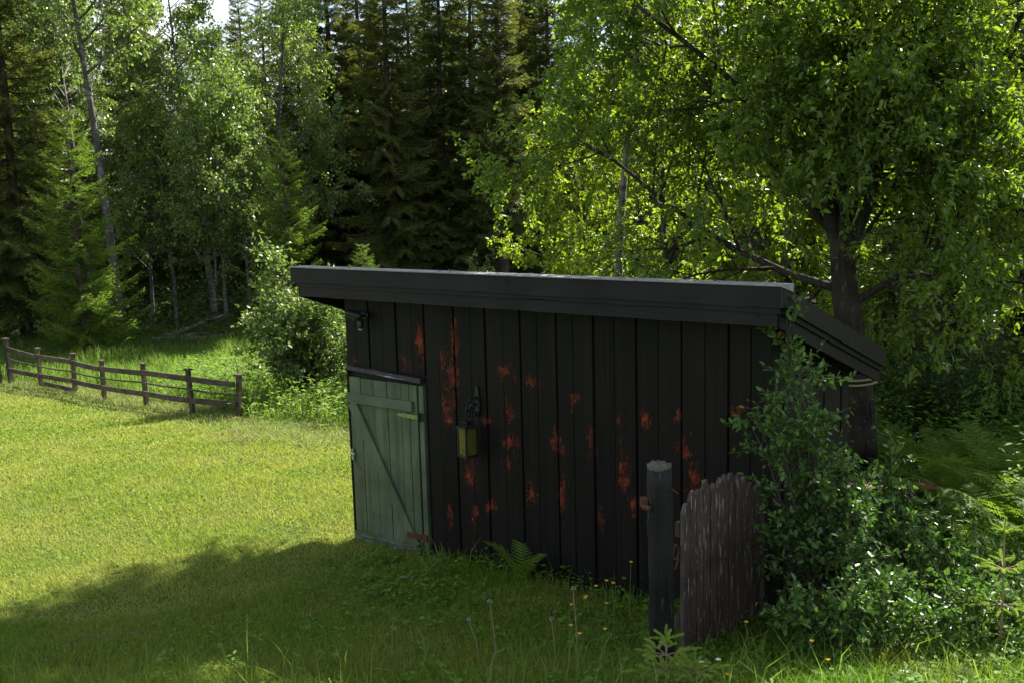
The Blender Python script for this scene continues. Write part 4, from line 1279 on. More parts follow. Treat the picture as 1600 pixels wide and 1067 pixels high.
def make_leaning_tree():
    bx, by = 7.5, 10.2
    bz = gz(bx, by)
    e = empty('broadleaf_tree', (bx, by, bz), 0, 'sparse tree whose long dark limbs slant in from the picture edge', 'tree')
    rng = np.random.RandomState(65)
    tb, tw = Tubes(), []
    base = np.array([bx, by, bz])
    P = dict(max=3, seg=[0, 5, 4, 3], wander=[0, 0.16, 0.18, 0.22], trop=[0, 0.02, -0.03, -0.1], taper=[0, 0.25, 0.3, 0.4], k=[8, 5, 4, 3],
             nch=[6, 4, 3], t0=[0.62, 0.2, 0.15], ang=[50, 50, 48], len=[0, 1.0, 0.55, 0.32], shape=[one, one, one], rmax=[1, 0.03, 0.012, 0.006])
    stems = [([(7.5, 10.2, -0.2), (7.3, 10.2, 0.6), (6.6, 10.1, 1.4), (5.9, 10.0, 1.95), (5.2, 10.0, 2.45), (4.75, 9.95, 3.05), (4.3, 9.9, 3.8), (4.0, 9.9, 4.5)], 0.14),
             ([(6.6, 10.1, 1.4), (6.0, 9.8, 2.5), (5.45, 9.7, 3.35), (4.95, 9.6, 3.9), (4.3, 9.5, 4.4), (3.6, 9.4, 4.85)], 0.065),
             ([(6.9, 10.1, 1.1), (6.4, 10.3, 2.6), (5.8, 10.3, 3.3), (5.2, 10.3, 3.95), (4.75, 10.3, 4.7), (4.5, 10.2, 5.5)], 0.07),
             ]
    for pts, r in stems:
        pts = np.array(pts) - base
        rad = np.linspace(r, 0.014, len(pts))
        tb.add(pts, rad, 9)
        L = np.linalg.norm(np.diff(pts, axis=0), axis=1).sum()
        branch_from(tb, tw, rng, pts, rad, L, 0, P)
    obj('trunk', tb.mesh('leaning_trunk', M['willow_bark']), e)
    pos, a, nr = twig_leaves(rng, tw, 9, 0.015, 0.3, 0.55)
    s = rng.uniform(0.65, 1.25, len(pos))
    obj('crown', leaves_to_mesh('leaning_crown', M['willow_leaf'], pos, a, nr, 0.078 * s, 0.036 * s, 'leaf', 0.25, 0.18), e)
make_leaning_tree()

# ---- fallen logs at the edge of the wood
def logs():
    for (a, b, r, lab) in (((-9.9, 26.9), (-8.2, 27.6), 0.10, 'grey fallen log lying lowest at the edge of the wood'),
                           ((-9.7, 27.3), (-8.0, 28.2), 0.08, 'grey fallen log leaning up towards the birch stems'),
                           ((-8.9, 27.0), (-7.3, 27.3), 0.09, 'grey fallen log pointing towards the shed')):
        A = Vector((a[0], a[1], gz(*a) + r)); B = Vector((b[0], b[1], gz(*b) + r + (0.55 if 'leaning' in lab else 0.12)))
        g = Geo()
        n = 6
        pts = [(B - A) * (i / n) + Vector((0, 0, 0.02 * math.sin(i * 1.7))) for i in range(n + 1)]
        g.tube(pts, [r * (1 - 0.4 * i / n) for i in range(n + 1)], 9)
        for q in (0.35, 0.6, 0.8):
            p = (B - A) * q
            g.tube([p, p + Vector((0.05, -0.18, 0.22)), p + Vector((0.10, -0.3, 0.36))], [0.022, 0.016, 0.006], 5)
        o = g.build('fallen_log', M['dead_wood'], None, True); o.location = A
        tag(o, lab, 'log', 'fallen logs at the wood edge')
logs()

# ================================================================== shrubs, ferns, flowers, grass
def shrub(seed, loc, stems, mat, per, leaf, label, cat='shrub', name='shrub', group=None, bark='bark', twl=(0.42, 0.22), nch=(9, 5), leafshape='leaf'):
    """stems: end points relative to loc; every stem is a bowed cane with leafy side twigs"""
    rng = np.random.RandomState(seed)
    e = empty(name, loc, 0, label, cat, group)
    tb, tw = Tubes(), []
    P = dict(max=2, seg=[0, 4, 3], wander=[0, 0.16, 0.2], trop=[0, 0.05, 0.0], taper=[0, 0.35, 0.4], k=[5, 4, 3], nch=nch, t0=[0.18, 0.15], ang=[48, 45],
             len=[0, twl[0], twl[1]], shape=[lambda t: 1.2 - 0.75 * t, one], rmax=[1, 0.006, 0.003])
    for (ex, ey, ez) in stems:
        end = np.array([ex, ey, ez]); n = 7
        t = np.linspace(0, 1, n)[:, None]
        b0 = np.array([ex * 0.12 + rng.normal() * 0.04, ey * 0.12 + rng.normal() * 0.04, -0.05])
        pts = b0 * (1 - t) + end * t
        bow = np.array([ex, ey, 0.0]); 
        pts = pts - bow * (t * (1 - t)) * 0.35 + rng.normal(size=(n, 3)) * 0.012
        L = np.linalg.norm(end)
        rad = np.linspace(0.005 + 0.005 * L, 0.002, n)
        tb.add(pts, rad, 5)
        Q = dict(P); Q['nch'] = (max(3, int(nch[0] * L / 1.2)), nch[1])
        branch_from(tb, tw, rng, pts, rad, L, 0, Q)
        tw.append(pts[-3:])
    obj('stems', tb.mesh('shrub_stems', M[bark]), e)
    pos, a, nr = twig_leaves(rng, tw, per, 0.008, 0.05, 0.55)
    s = rng.uniform(0.6, 1.25, len(pos))
    obj('leaves', leaves_to_mesh('shrub_leaves', mat, pos, a, nr, leaf[0] * s, leaf[1] * s, leafshape, 0.22, 0.1), e)
    print(label[:30], len(pos))
    return e

def rnd_stems(seed, n, rx, ry, h0, h1):
    r = np.random.RandomState(seed)
    out = []
    for i in range(n):
        a = r.uniform(0, 6.28); q = math.sqrt(r.uniform(0, 1))
        out.append((rx * q * math.cos(a), ry * q * math.sin(a), r.uniform(h0, h1) * (1 - 0.35 * q * q)))
    return out

def G(x, y):
    return (x, y, gz(x, y))

# the tall shrub at the shed corner, and its lower neighbours
shrub(101, G(2.02, 6.12), [(-0.38, 0.0, 2.08), (-0.34, 0.05, 1.9), (-0.50, -0.02, 1.62), (-0.58, 0.0, 1.45), (-0.24, 0.1, 1.45), (-0.14, -0.1, 1.15), (0.02, 0.05, 1.15), (0.12, 0.0, 1.0),
                           (-0.05, -0.3, 1.0), (0.25, 0.1, 0.85), (-0.28, 0.0, 1.75), (-0.15, 0.05, 1.25), (0.1, -0.25, 0.9)],
      M['shrub_leaf'], 8, (0.046, 0.024), 'tall dark green shrub growing against the shed corner', nch=(10, 4), twl=(0.32, 0.17))
shrub(102, G(2.62, 6.45), [(-0.22, 0.0, 1.12), (-0.1, 0.1, 0.95), (0.1, 0.0, 0.8), (-0.2, -0.1, 0.95), (0.25, -0.1, 0.62), (-0.35, 0.0, 0.9), (0.1, -0.3, 0.6), (0.35, 0.1, 0.5), (-0.15, -0.3, 0.7)],
      M['shrub_leaf'], 9, (0.048, 0.024), 'middling dark shrub in front of the bench', nch=(11, 4), twl=(0.3, 0.16))
shrub(103, G(2.05, 5.55), rnd_stems(3, 13, 0.55, 0.3, 0.30, 0.56), M['shrub_leaf'], 9, (0.042, 0.024), 'low spreading glossy shrub beside the picket gate', nch=(13, 4), twl=(0.3, 0.17))
shrub(104, G(2.65, 5.6), rnd_stems(4, 9, 0.42, 0.25, 0.28, 0.5), M['shrub_leaf'], 9, (0.044, 0.024), 'low glossy shrub in front of the ferns', nch=(13, 4), twl=(0.3, 0.17))
shrub(105, G(3.25, 6.6), rnd_stems(6, 8, 0.4, 0.3, 0.3, 0.55), M['shrub_leaf'], 8, (0.046, 0.024), 'rounded dark shrub between the ferns and the bench', nch=(11, 4), twl=(0.3, 0.18))
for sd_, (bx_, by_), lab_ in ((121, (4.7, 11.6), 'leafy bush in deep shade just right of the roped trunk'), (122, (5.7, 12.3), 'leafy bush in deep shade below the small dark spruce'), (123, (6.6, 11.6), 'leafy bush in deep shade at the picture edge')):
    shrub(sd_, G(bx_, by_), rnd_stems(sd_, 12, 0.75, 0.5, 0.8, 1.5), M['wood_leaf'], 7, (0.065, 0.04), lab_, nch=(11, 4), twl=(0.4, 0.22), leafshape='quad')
# leafy bush left of the shed
shrub(106, G(-3.60, 17.7), rnd_stems(7, 26, 1.25, 0.8, 1.3, 2.15) + [(-0.5, 0.0, 2.75), (-0.42, 0.1, 2.6), (-0.75, 0, 2.2), (0.35, 0.2, 2.2)], M['sapling_leaf'], 5, (0.080, 0.055), 'big pale green leafy bush left of the shed', nch=(11, 4), twl=(0.55, 0.28))
shrub(107, G(-1.95, 16.8), rnd_stems(8, 12, 0.7, 0.6, 1.0, 1.7), M['sapling_leaf'], 7, (0.072, 0.05), 'pale leafy bush half hidden by the shed wall', nch=(11, 4), twl=(0.5, 0.26))
# shoots peeping over the roof
for (px_x, yy, hh, sd, lab) in ((-0.72, 20.0, 2.55, 9, 'slender sapling tip just showing over the roof middle'), (-0.42, 20.3, 2.60, 10, 'second slender sapling tip beside the first over the roof'),):
    shrub(110 + sd, G(px_x, yy), [(0.02, 0, hh), (-0.10, 0.05, hh - 0.35), (0.10, 0.05, hh - 0.45), (0.05, -0.1, hh - 0.7)], M['sapling_leaf'], 7, (0.045, 0.035), lab, 'sapling', 'sapling', None, twl=(0.22, 0.1), nch=(9, 3))
place('spruce_tree', SY[0], (-3.15, 22.0, gz(-3.15, 22.0)), 0.4, 0.50, 'small spruce top showing over the roof above the door', 'spruce tree')

# ---- ferns
def fern_proto(seed, n=9, L=0.75, rise=0.65):
    rng = np.random.RandomState(seed)
    V, F = [], []
    nv = 0
    for k in range(n):
        az = k * 6.2832 / n + rng.uniform(-0.3, 0.3)
        l = L * rng.uniform(0.75, 1.15); rs = rise * rng.uniform(0.7, 1.2)
        m = 22
        t = np.linspace(0.0, 1, m)
        out = np.array([math.cos(az), math.sin(az), 0]); side = np.array([-out[1], out[0], 0.0])
        r = l * (0.30 * t + 0.42 * t * t); z = l * rs * (1.75 * t - 0.80 * t * t)
        C = out * r[:, None] + np.array([0, 0, 1.0]) * z[:, None]
        for i in range(2, m):
            T = C[i] - C[i - 1]; T = T / np.linalg.norm(T)
            U = np.cross(side, T) * -1
            wl = 0.22 * l * math.sin(math.pi * min(1, (t[i] * 0.93 + 0.10))) ** 0.75
            for sg in (1, -1):
                d = side * sg * 0.93 + T * 0.42 - U * rng.uniform(0.02, 0.22)
                d /= np.linalg.norm(d)
                ns = 6
                for j in range(ns):      # leaflets along each pinna
                    q = (j + 0.3) / ns
                    p = C[i] + d * wl * q
                    w = 0.026 * l / 0.75 * (1 - 0.75 * q)
                    for s2 in (1, -1):
                        b = nv
                        V += [p - d * 0.006, p + d * 0.016 * l / 0.75 + d * 0.002, p + d * 0.012 + T * s2 * w]
                        F.append((b, b + 1, b + 2)); nv += 3
        # rachis
        for i in range(m - 1):
            b = nv; w = side * 0.003
            V += [C[i] - w, C[i] + w, C[i + 1]]
            F.append((b, b + 1, b + 2)); nv += 3
    return np_mesh('fern_fronds', np.array(V), np.array(F), M['fern'])
FERN = [fern_proto(1, 9, 0.75, 0.85), fern_proto(2, 11, 0.8, 0.95), fern_proto(3, 5, 0.42, 0.8)]

def fern(i, x, y, s, rz, label, group=None):
    e = empty('fern', (x, y, gz(x, y) - 0.01), rz, label, 'fern', group)
    e.scale = (s, s, s)
    obj('fronds', FERN[i], e)
fern(2, 0.02, 7.55, 1.1, 0.3, 'small fern growing at the foot of the dark shed wall')
rng = np.random.RandomState(91)
for (x, y, s) in ((3.55, 7.5, 1.35), (3.9, 7.7, 1.5), (4.25, 7.9, 1.55), (3.75, 8.2, 1.5), (4.1, 8.5, 1.6), (4.45, 8.4, 1.6), (3.95, 8.95, 1.6), (4.5, 9.0, 1.7), (4.75, 8.0, 1.6), (3.6, 7.0, 1.1), (4.0, 7.15, 1.3), (4.3, 7.35, 1.4)):
    fern(int(rng.randint(0, 2)), x, y, s * 0.66, rng.uniform(0, 6.28), 'tall fern in the dense fern bed beyond the shrubs', 'tall ferns in the fern bed')
for k in range(40):
    x = rng.uniform(3.05, 6.0); y = rng.uniform(6.5, 10.6)
    if x < 3.5: x += 0.75
    fern(int(rng.randint(0, 2)), x, y, rng.uniform(0.6, 0.95), rng.uniform(0, 6.28), 'fern in the dense fern bed beyond the shrubs', 'ferns in the fern bed')

# ---- small flowers in the shade before the shed
def petal_mat(name, c):
    return flat_mat(name, c, 0.45, 0, 0.4, 0.12, 60)
M['yellow'] = petal_mat('yellow_petal', (0.60, 0.36, 0.015))
M['fluff'] = flat_mat('fluff', (0.34, 0.31, 0.27), 0.9, 0, 0.1, 0.15, 60)
M['white_petal'] = petal_mat('white_petal', (0.75, 0.74, 0.70))

def buttercup(x, y, h, sd, label=None):
    r = np.random.RandomState(sd)
    e = empty('buttercup', (x, y, gz(x, y)), r.uniform(0, 6), label or 'yellow buttercup in the rough grass before the shed', 'flower', 'buttercups by the shed')
    bx, by = r.uniform(-0.04, 0.04, 2)
    g = Geo(); g.tube([(0, 0, -0.02), (bx * 0.3, by * 0.3, h * 0.5), (bx, by, h)], [0.0028, 0.0024, 0.0018], 5); g.build('stem', M['green_stem'], e)
    g = Geo()
    tilt = r.uniform(-0.5, 0.5, 2)
    for k in range(5):
        a = k * 1.2566
        o = Vector((math.cos(a), math.sin(a), 0)); s = Vector((-math.sin(a), math.cos(a), 0)); c = Vector((bx, by, h))
        u = Vector((tilt[0], tilt[1], 1)).normalized()
        g.poly([c, c + o * 0.006 - s * 0.006 + u * 0.002, c + o * 0.013 - s * 0.0045 + u * 0.008, c + o * 0.013 + s * 0.0045 + u * 0.008, c + o * 0.006 + s * 0.006 + u * 0.002], [(0, 1, 2, 3, 4)])
    g.build('flower', M['yellow'], e)
def P_gr(px, py):
    """rough ground point used for the small plants: list below holds plain positions"""
    return px, py
for i, (x, y, h) in enumerate([(0.50, 6.10, 0.50), (0.55, 6.18, 0.52), (0.46, 6.02, 0.45), (0.60, 6.05, 0.53), (0.42, 6.2, 0.38), (0.30, 6.05, 0.36), (0.28, 5.62, 0.24), (0.33, 5.52, 0.22), (0.45, 5.58, 0.24),
                               (0.72, 6.35, 0.62), (0.56, 5.95, 0.40), (1.55, 5.25, 0.22), (1.60, 5.10, 0.13), (0.85, 5.02, 0.14), (1.30, 5.42, 0.36), (1.05, 4.98, 0.12), (0.66, 5.20, 0.16)]):
    buttercup(x, y, h * (0.80 if h > 0.3 else 1.0), 200 + i)

def dandelion(x, y, h, sd, label, lean):
    r = np.random.RandomState(sd)
    e = empty('dandelion', (x, y, gz(x, y)), 0, label, 'flower', 'faded dandelions')
    g = Geo(); g.tube([(0, 0, -0.02), (lean * 0.3, 0, h * 0.5), (lean, 0, h)], [0.004, 0.0035, 0.003], 6); g.build('stem', M['dry_stem'], e)
    g = Geo(); c = Vector((lean, 0, h + 0.008))
    for k in range(46):
        d = Vector(rvec(r)); 
        if d.z < -0.3: d.z = -d.z
        s = d.orthogonal().normalized()
        g.poly([c, c + d * 0.012 + s * 0.004, c + d * 0.015, c + d * 0.012 - s * 0.004], [(0, 1, 2, 3)])
    g.build('seed_head', M['fluff'], e)
dandelion(-0.14, 5.62, 0.40, 301, 'faded dandelion, tallest stalk before the shed', -0.03)
dandelion(-0.24, 5.72, 0.27, 302, 'bare reddish dandelion stalk leaning beside the tallest one', -0.06)
dandelion(0.21, 5.72, 0.27, 303, 'short pale dandelion seed head between the tall stalks', -0.02)
dandelion(0.34, 5.70, 0.46, 304, 'faded dandelion stalk closest to the round post', -0.02)
for i, (x, y, h) in enumerate(((0.93, 4.98, 0.18), (1.02, 5.0, 0.19), (0.97, 5.05, 0.14), (1.98, 4.95, 0.10))):
    e = empty('daisy', (x, y, gz(x, y)), 0, 'tiny white flower in the grass below the gate', 'flower', 'tiny white flowers')
    g = Geo(); g.tube([(0, 0, -0.02), (0.01, 0, h)], 0.002, 5); g.build('stem', M['green_stem'], e)
    g = Geo()
    for k in range(8):
        a = k * 0.785; o = Vector((math.cos(a), math.sin(a), 0.3)); s = Vector((-math.sin(a), math.cos(a), 0)); c = Vector((0.01, 0, h))
        g.poly([c, c + o * 0.012 - s * 0.004, c + o * 0.015, c + o * 0.012 + s * 0.004], [(0, 1, 2, 3)])
    g.build('flower', M['white_petal'], e)

# ---- spruce seedlings with soft new shoots
def seedling(x, y, h, sd, label, rz=0):
    r = np.random.RandomState(sd)
    e = empty('spruce_seedling', (x, y, gz(x, y)), rz, label, 'seedling')
    tb = Tubes()
    tb.add(np.array([(0, 0, -0.03), (0.005, 0, h * 0.5), (0, 0.004, h)]), [0.008, 0.006, 0.004], 6)
    B, D = [], []
    def shoot(p0, d, L):
        d = np.array(d, float); d /= np.linalg.norm(d)
        n = int(L / 0.0035)
        s = np.linspace(0.03, 1, n)
        c = np.array(p0) + d * (s * L)[:, None] + np.array([0, 0, -0.12 * L]) * (s ** 2)[:, None]
        for k in range(9):
            rd = unit(r.normal(size=(n, 3)))
            B.append(c); D.append(unit(d * 0.75 + rd * 0.8) * (1 - 0.35 * s[:, None] ** 4))
    whorls = [(1.0, 6, 0.085, 0.35), (0.72, 6, 0.11, 0.2), (0.45, 6, 0.13, 0.1), (0.22, 4, 0.12, 0.05)]
    shoot((0, 0.004, h), (0.05, 0, 1), 0.09)
    for q, n, L, up in whorls:
        for k in range(n):
            a = k * 6.283 / n + r.uniform(-0.3, 0.3)
            d = (math.cos(a), math.sin(a), up + r.uniform(-0.1, 0.2)); L2 = L * r.uniform(0.8, 1.2)
            p = np.array([0, 0, h * q])
            if q < 0.9:
                m = p + np.array(d) * L2 * 0.8
                tb.add(np.array([p, (p + m) / 2, m]), [0.004, 0.003, 0.002], 4)
                shoot(m, d, L2 * 0.8)
                for sg in (1, -1):
                    a2 = a + sg * 0.8
                    shoot(p + np.array(d) * L2 * 0.55, (math.cos(a2), math.sin(a2), up), L2 * 0.65)
            else:
                shoot(p, d, L2)
    obj('stem', tb.mesh('seedling_stem', M['dry_stem']), e)
    B = np.concatenate(B); D = np.concatenate(D); n = len(B)
    w = unit(np.cross(D, r.normal(size=(n, 3)))) * 0.0019
    V = np.stack([B - w, B + w, B + D * 0.014], 1).reshape(-1, 3)
    obj('needles', np_mesh('seedling_needles', V, np.arange(n * 3).reshape(-1, 3), M['needle_shoot']), e)
seedling(0.76, 5.02, 0.30, 401, 'little pale green spruce seedling in front of the round post')
seedling(0.90, 4.97, 0.17, 402, 'smaller spruce seedling beside the first one before the gate')
seedling(2.72, 5.45, 0.78, 403, 'spruce seedling with pale shoots rising from the low shrubs')

# ---- dead branch in the undergrowth
def dead_branch(x, y, pts, r, label):
    g = Geo(); g.tube(pts, [r * (1 - 0.8 * i / (len(pts) - 1)) for i in range(len(pts))], 6)
    m = Vector(pts[len(pts) // 2]); g.tube([m, m + Vector((0.12, 0.05, 0.12)), m + Vector((0.30, 0.05, 0.20))], [r * 0.5, r * 0.35, r * 0.1], 5)
    o = g.build('dead_branch', M['dead_wood'], None, True); o.location = (x, y, gz(x, y))
    tag(o, label, 'branch')
dead_branch(3.85, 10.0, [(-0.55, 0, 0.75), (-0.2, 0, 0.62), (0.1, 0, 0.45), (0.35, 0, 0.30)], 0.022, 'bare grey branch sticking out of the weeds above the bench')
dead_branch(-0.95, 7.75, [(0.0, 0, 0.05), (0.08, -0.03, 0.06), (0.18, -0.05, 0.05), (0.27, -0.09, 0.04)], 0.008, 'short dry stick lying in the shaded grass near the door')
dead_branch(-3.0, 6.3, [(0.0, 0, 0.04), (0.2, 0.08, 0.06), (0.4, 0.1, 0.05), (0.6, 0.2, 0.04)], 0.0045, 'thin dry twig lying on the shaded lawn')

# ================================================================== grass
def in_shed(x, y, m=0.0):
    u, v = shed_uv(x, y)
    return (u > -m) & (u < 4.0 + m) & (v > -m) & (v < 1.40 + m)

def blade1(name, mat, x, y, h, w, lean, rng, lift=0.0):
    """one triangle per blade"""
    n = len(x); z = gh(x, y) - 0.004 + lift
    a = rng.uniform(0, 6.2832, n); c = rng.uniform(0, 6.2832, n)
    b = np.stack([x, y, z], 1)
    s = np.stack([np.cos(a), np.sin(a), np.zeros(n)], 1) * (w * 0.5)[:, None]
    tip = b + np.stack([np.cos(c) * lean * h, np.sin(c) * lean * h, h], 1)
    V = np.stack([b - s, b + s, tip], 1).reshape(-1, 3)
    return np_mesh(name, V, np.arange(n * 3).reshape(-1, 3), mat)

def blade3(name, mat, x, y, h, w, lean, rng, z=None):
    """bowed blade of three triangles"""
    n = len(x); z = gh(x, y) - 0.01 if z is None else z
    a = rng.uniform(0, 6.2832, n); c = rng.uniform(0, 6.2832, n)
    b = np.stack([x, y, z], 1)
    s = np.stack([np.cos(a), np.sin(a), np.zeros(n)], 1) * (w * 0.5)[:, None]
    d = np.stack([np.cos(c), np.sin(c), np.zeros(n)], 1) * (lean * h)[:, None]
    mid = b + d * 0.28 + np.stack([np.zeros(n), np.zeros(n), h * 0.62], 1)
    tip = b + d + np.stack([np.zeros(n), np.zeros(n), h * np.sqrt(np.clip(1 - 0.35 * lean ** 2, 0.2, 1))], 1)
    V = np.stack([b - s, b + s, mid + s * 0.75, mid - s * 0.75, tip], 1).reshape(-1, 3)
    i = np.arange(n)[:, None] * 5
    F = np.concatenate([i + np.array([[0, 1, 2]]), i + np.array([[0, 2, 3]]), i + np.array([[3, 2, 4]])], 0)
    return np_mesh(name, V, F, mat)

# line where mowing stops: lawn side is below it
EDGE_X = np.array([-30, -10.3, -8.5, -6.8, -4.4, -3.4, -2.2, -1.2, 0.5])
EDGE_Y = np.array([22.5, 20.2, 18.8, 17.3, 14.6, 14.1, 12.9, 11.6, 10.5])
def mown(x, y):
    e = np.interp(x, EDGE_X, EDGE_Y) + 0.25 * np.sin(x * 2.1) + 0.12 * np.sin(x * 5.3)
    return y < e

rng = np.random.RandomState(500)
def scatter(n, x0, x1, y0, y1, keep):
    x = rng.uniform(x0, x1, n); y = rng.uniform(y0, y1, n)
    k = keep(x, y) & ~in_shed(x, y, 0.015)
    return x[k], y[k]

# mown lawn
def lawn():
    xs, ys = [], []
    for (y0, y1, dens) in ((6.2, 9.0, 4200), (9.0, 12.0, 3300), (12.0, 16.0, 2300), (16.0, 21.0, 1500)):
        xl = -0.54 * y1 - 1.2
        xr = 0.6
        n = int((xr - xl) * (y1 - y0) * dens)
        x, y = scatter(n, xl, xr, y0, y1, lambda a, b: mown(a, b) & (a < -0.02 * b + 0.6) & (a > -0.55 * b - 1.0))
        if y0 < 7: 
            k = (y - 6.2) > rng.uniform(0, 1.6, len(y)); x, y = x[k], y[k]
        xs.append(x); ys.append(y)
    x = np.concatenate(xs); y = np.concatenate(ys); n = len(x)
    cl = 0.55 + 0.45 * np.sin(x * 3.3 + np.sin(y * 2.2) * 2) * np.sin(y * 3.9 + np.sin(x * 1.7) * 2)
    h = rng.uniform(0.02, 0.06, n) * (0.75 + 0.5 * cl)
    w = rng.uniform(0.006, 0.014, n) * np.clip(y / 10.0, 0.8, 1.6)
    o = obj('lawn_grass', blade1('lawn_grass', M['lawn_blade'], x, y, h, w, rng.uniform(0.2, 1.3, n), rng))
    tag(o, 'short sunlit mown lawn left of the shed', 'grass', kind='stuff')
    x, y = scatter(52000, -11.0, 0.2, 6.0, 20.0, lambda a, b: mown(a, b) & (a > -0.55 * b - 0.6) & (np.sin(a * 2.3 + 1.5 * np.sin(b * 1.9)) * np.sin(b * 2.9 + np.sin(a * 3.1)) > -0.35))
    n = len(x)
    s = rng.uniform(0.014, 0.034, n) * np.clip(y / 10.0, 0.8, 1.5)
    a = unit(np.concatenate([rng.normal(size=(n, 2)), rng.uniform(-0.1, 0.9, (n, 1))], 1))
    P = np.stack([x, y, gh(x, y) + rng.uniform(0.012, 0.045, n)], 1)
    o = obj('clover_leaves', leaves_to_mesh('clover_leaves', M['clover'], P, a, np.tile([0, 0, 1.0], (n, 1)) + rng.normal(size=(n, 3)) * 0.5, s, s * 0.75, 'quad'))
    tag(o, 'small clover leaves scattered through the mown lawn', 'clover', kind='stuff')
    print('lawn blades', n)
lawn()

# longer shaded grass on the bank in front
def rough():
    x, y = scatter(150000, -4.8, 5.2, 4.2, 8.6, lambda a, b: (a > -0.62 * b - 0.4) & (a < 0.58 * b + 0.6) & (b < np.maximum(6.9, 8.5 - 0.55 * np.abs(a - (-0.2)))) )
    u, v = shed_uv(x, y)
    near_wall = np.clip(1 - np.abs(v + 0.12) / 0.35, 0, 1) * (u > 0.8) * (u < 4.2)
    front = np.clip((6.6 - y) / 1.6, 0, 1)
    right = np.clip((x - 0.3) / 1.6, 0, 1)
    n = len(x)
    cl = 0.5 + 0.5 * np.sin(x * 4.1 + np.sin(y * 3.1) * 2.2) * np.sin(y * 4.7 + np.sin(x * 2.6) * 2)
    h = rng.uniform(0.04, 0.10, n) + rng.uniform(0, 0.13, n) * (0.25 * front + 0.65 * right + 0.8 * near_wall) * (0.4 + cl)
    w = rng.uniform(0.0035, 0.0070, n)
    o = obj('rough_grass', blade3('rough_grass', M['rough_blade'], x, y, h, w, rng.uniform(0.15, 1.1, n), rng))
    tag(o, 'longer shaded grass on the bank before the shed', 'grass', kind='stuff')
    k = rng.choice(n, 2600, replace=False)
    k = k[(right[k] + near_wall[k] + front[k]) > rng.uniform(0.2, 1.2, len(k))]
    o = obj('long_grass', blade3('long_grass', M['meadow_blade'], x[k], y[k], rng.uniform(0.14, 0.34, len(k)), rng.uniform(0.005, 0.010, len(k)), rng.uniform(0.2, 0.9, len(k)), rng))
    tag(o, 'scattered long grass stalks around the gate and shed foot', 'grass', kind='stuff')
rough()

# low leafy weeds among the grass
def weeds():
    P, A, Nn, Ls, Ws = [], [], [], [], []
    x, y = scatter(11000, -3.4, 4.6, 4.3, 8.9, lambda a, b: (a > -0.35 * b - 0.2) & (a < 0.58 * b + 0.6))
    u, v = shed_uv(x, y)
    f = np.clip(1.2 - np.abs(v + 0.45) / 0.9, 0.06, 1) * (u > -0.3) + np.clip((x - 0.2) / 1.5, 0, 0.8) * (y < 6.6) + 0.05
    f = f * np.clip(0.55 + 0.9 * np.sin(x * 3.3 + 2 * np.sin(y * 2.7)) * np.sin(y * 4.1 + x), 0.12, 1) * np.clip((u + 0.6) / 2.2, 0.15, 1)
    k = rng.uniform(0, 1, len(x)) < f
    x, y = x[k], y[k]
    for xx, yy in zip(x, y):
        zz = gz(xx, yy); n = rng.randint(5, 10)
        uu, vv = shed_uv(xx, yy); hh = rng.uniform(0.02, 0.13) + rng.uniform(0, 0.16) * max(0.0, 1 - abs(vv + 0.15) / 0.4) * (uu > 0.9); rad = rng.uniform(0.02, 0.06)
        a = np.arange(n) * 6.283 / n + rng.uniform(0, 6)
        d = np.stack([np.cos(a), np.sin(a), rng.uniform(-0.1, 0.5, n)], 1)
        p = np.stack([xx + np.cos(a) * rad * 0.4, yy + np.sin(a) * rad * 0.4, zz + hh * rng.uniform(0.4, 1.0, n)], 1)
        P.append(p); A.append(d); Nn.append(np.tile([0, 0, 1.0], (n, 1)) + rng.normal(size=(n, 3)) * 0.25)
        s = rng.uniform(0.020, 0.052, n); Ls.append(s); Ws.append(s * rng.uniform(0.45, 0.8, n))
    o = obj('leafy_weeds', leaves_to_mesh('leafy_weeds', M['weed_leaf'], np.concatenate(P), np.concatenate(A), np.concatenate(Nn), np.concatenate(Ls), np.concatenate(Ws), 'leaf', 0.2, 0.15))
    tag(o, 'low leafy weeds growing along the foot of the shed', 'weeds', kind='stuff')
weeds()

# cut grass lying along the lawn edge and under the fence
def cuttings():
    x, y = scatter(60000, -11.5, -0.6, 10.5, 21.5, lambda a, b: ~mown(a, b + 0.45) & mown(a, b - 2.3))
    n = len(x)
    cl = np.sin(x * 2.7 + 1.3 * np.sin(y * 2.1)) * np.sin(y * 3.3 + np.sin(x * 2.9))
    h = rng.uniform(0.02, 0.09, n) + 0.05 * np.clip(cl, 0, 1)
    o = obj('cut_grass', blade3('cut_grass', M['dry_blade'], x, y, h, rng.uniform(0.006, 0.014, n), rng.uniform(0.8, 2.6, n), rng))
    tag(o, 'pale cut grass lying along the lawn edge below the fence', 'grass', kind='stuff')
    x, y = scatter(26000, -11.5, -0.6, 10.5, 21.5, lambda a, b: ~mown(a, b + 0.2) & mown(a, b - 2.6))
    n = len(x)
    o = obj('verge_grass', blade3('verge_grass', M['rough_blade'], x, y, rng.uniform(0.05, 0.16, n), rng.uniform(0.006, 0.012, n), rng.uniform(0.3, 1.3, n), rng))
    tag(o, 'green tufts between the lawn and the tall meadow', 'grass', kind='stuff')
cuttings()

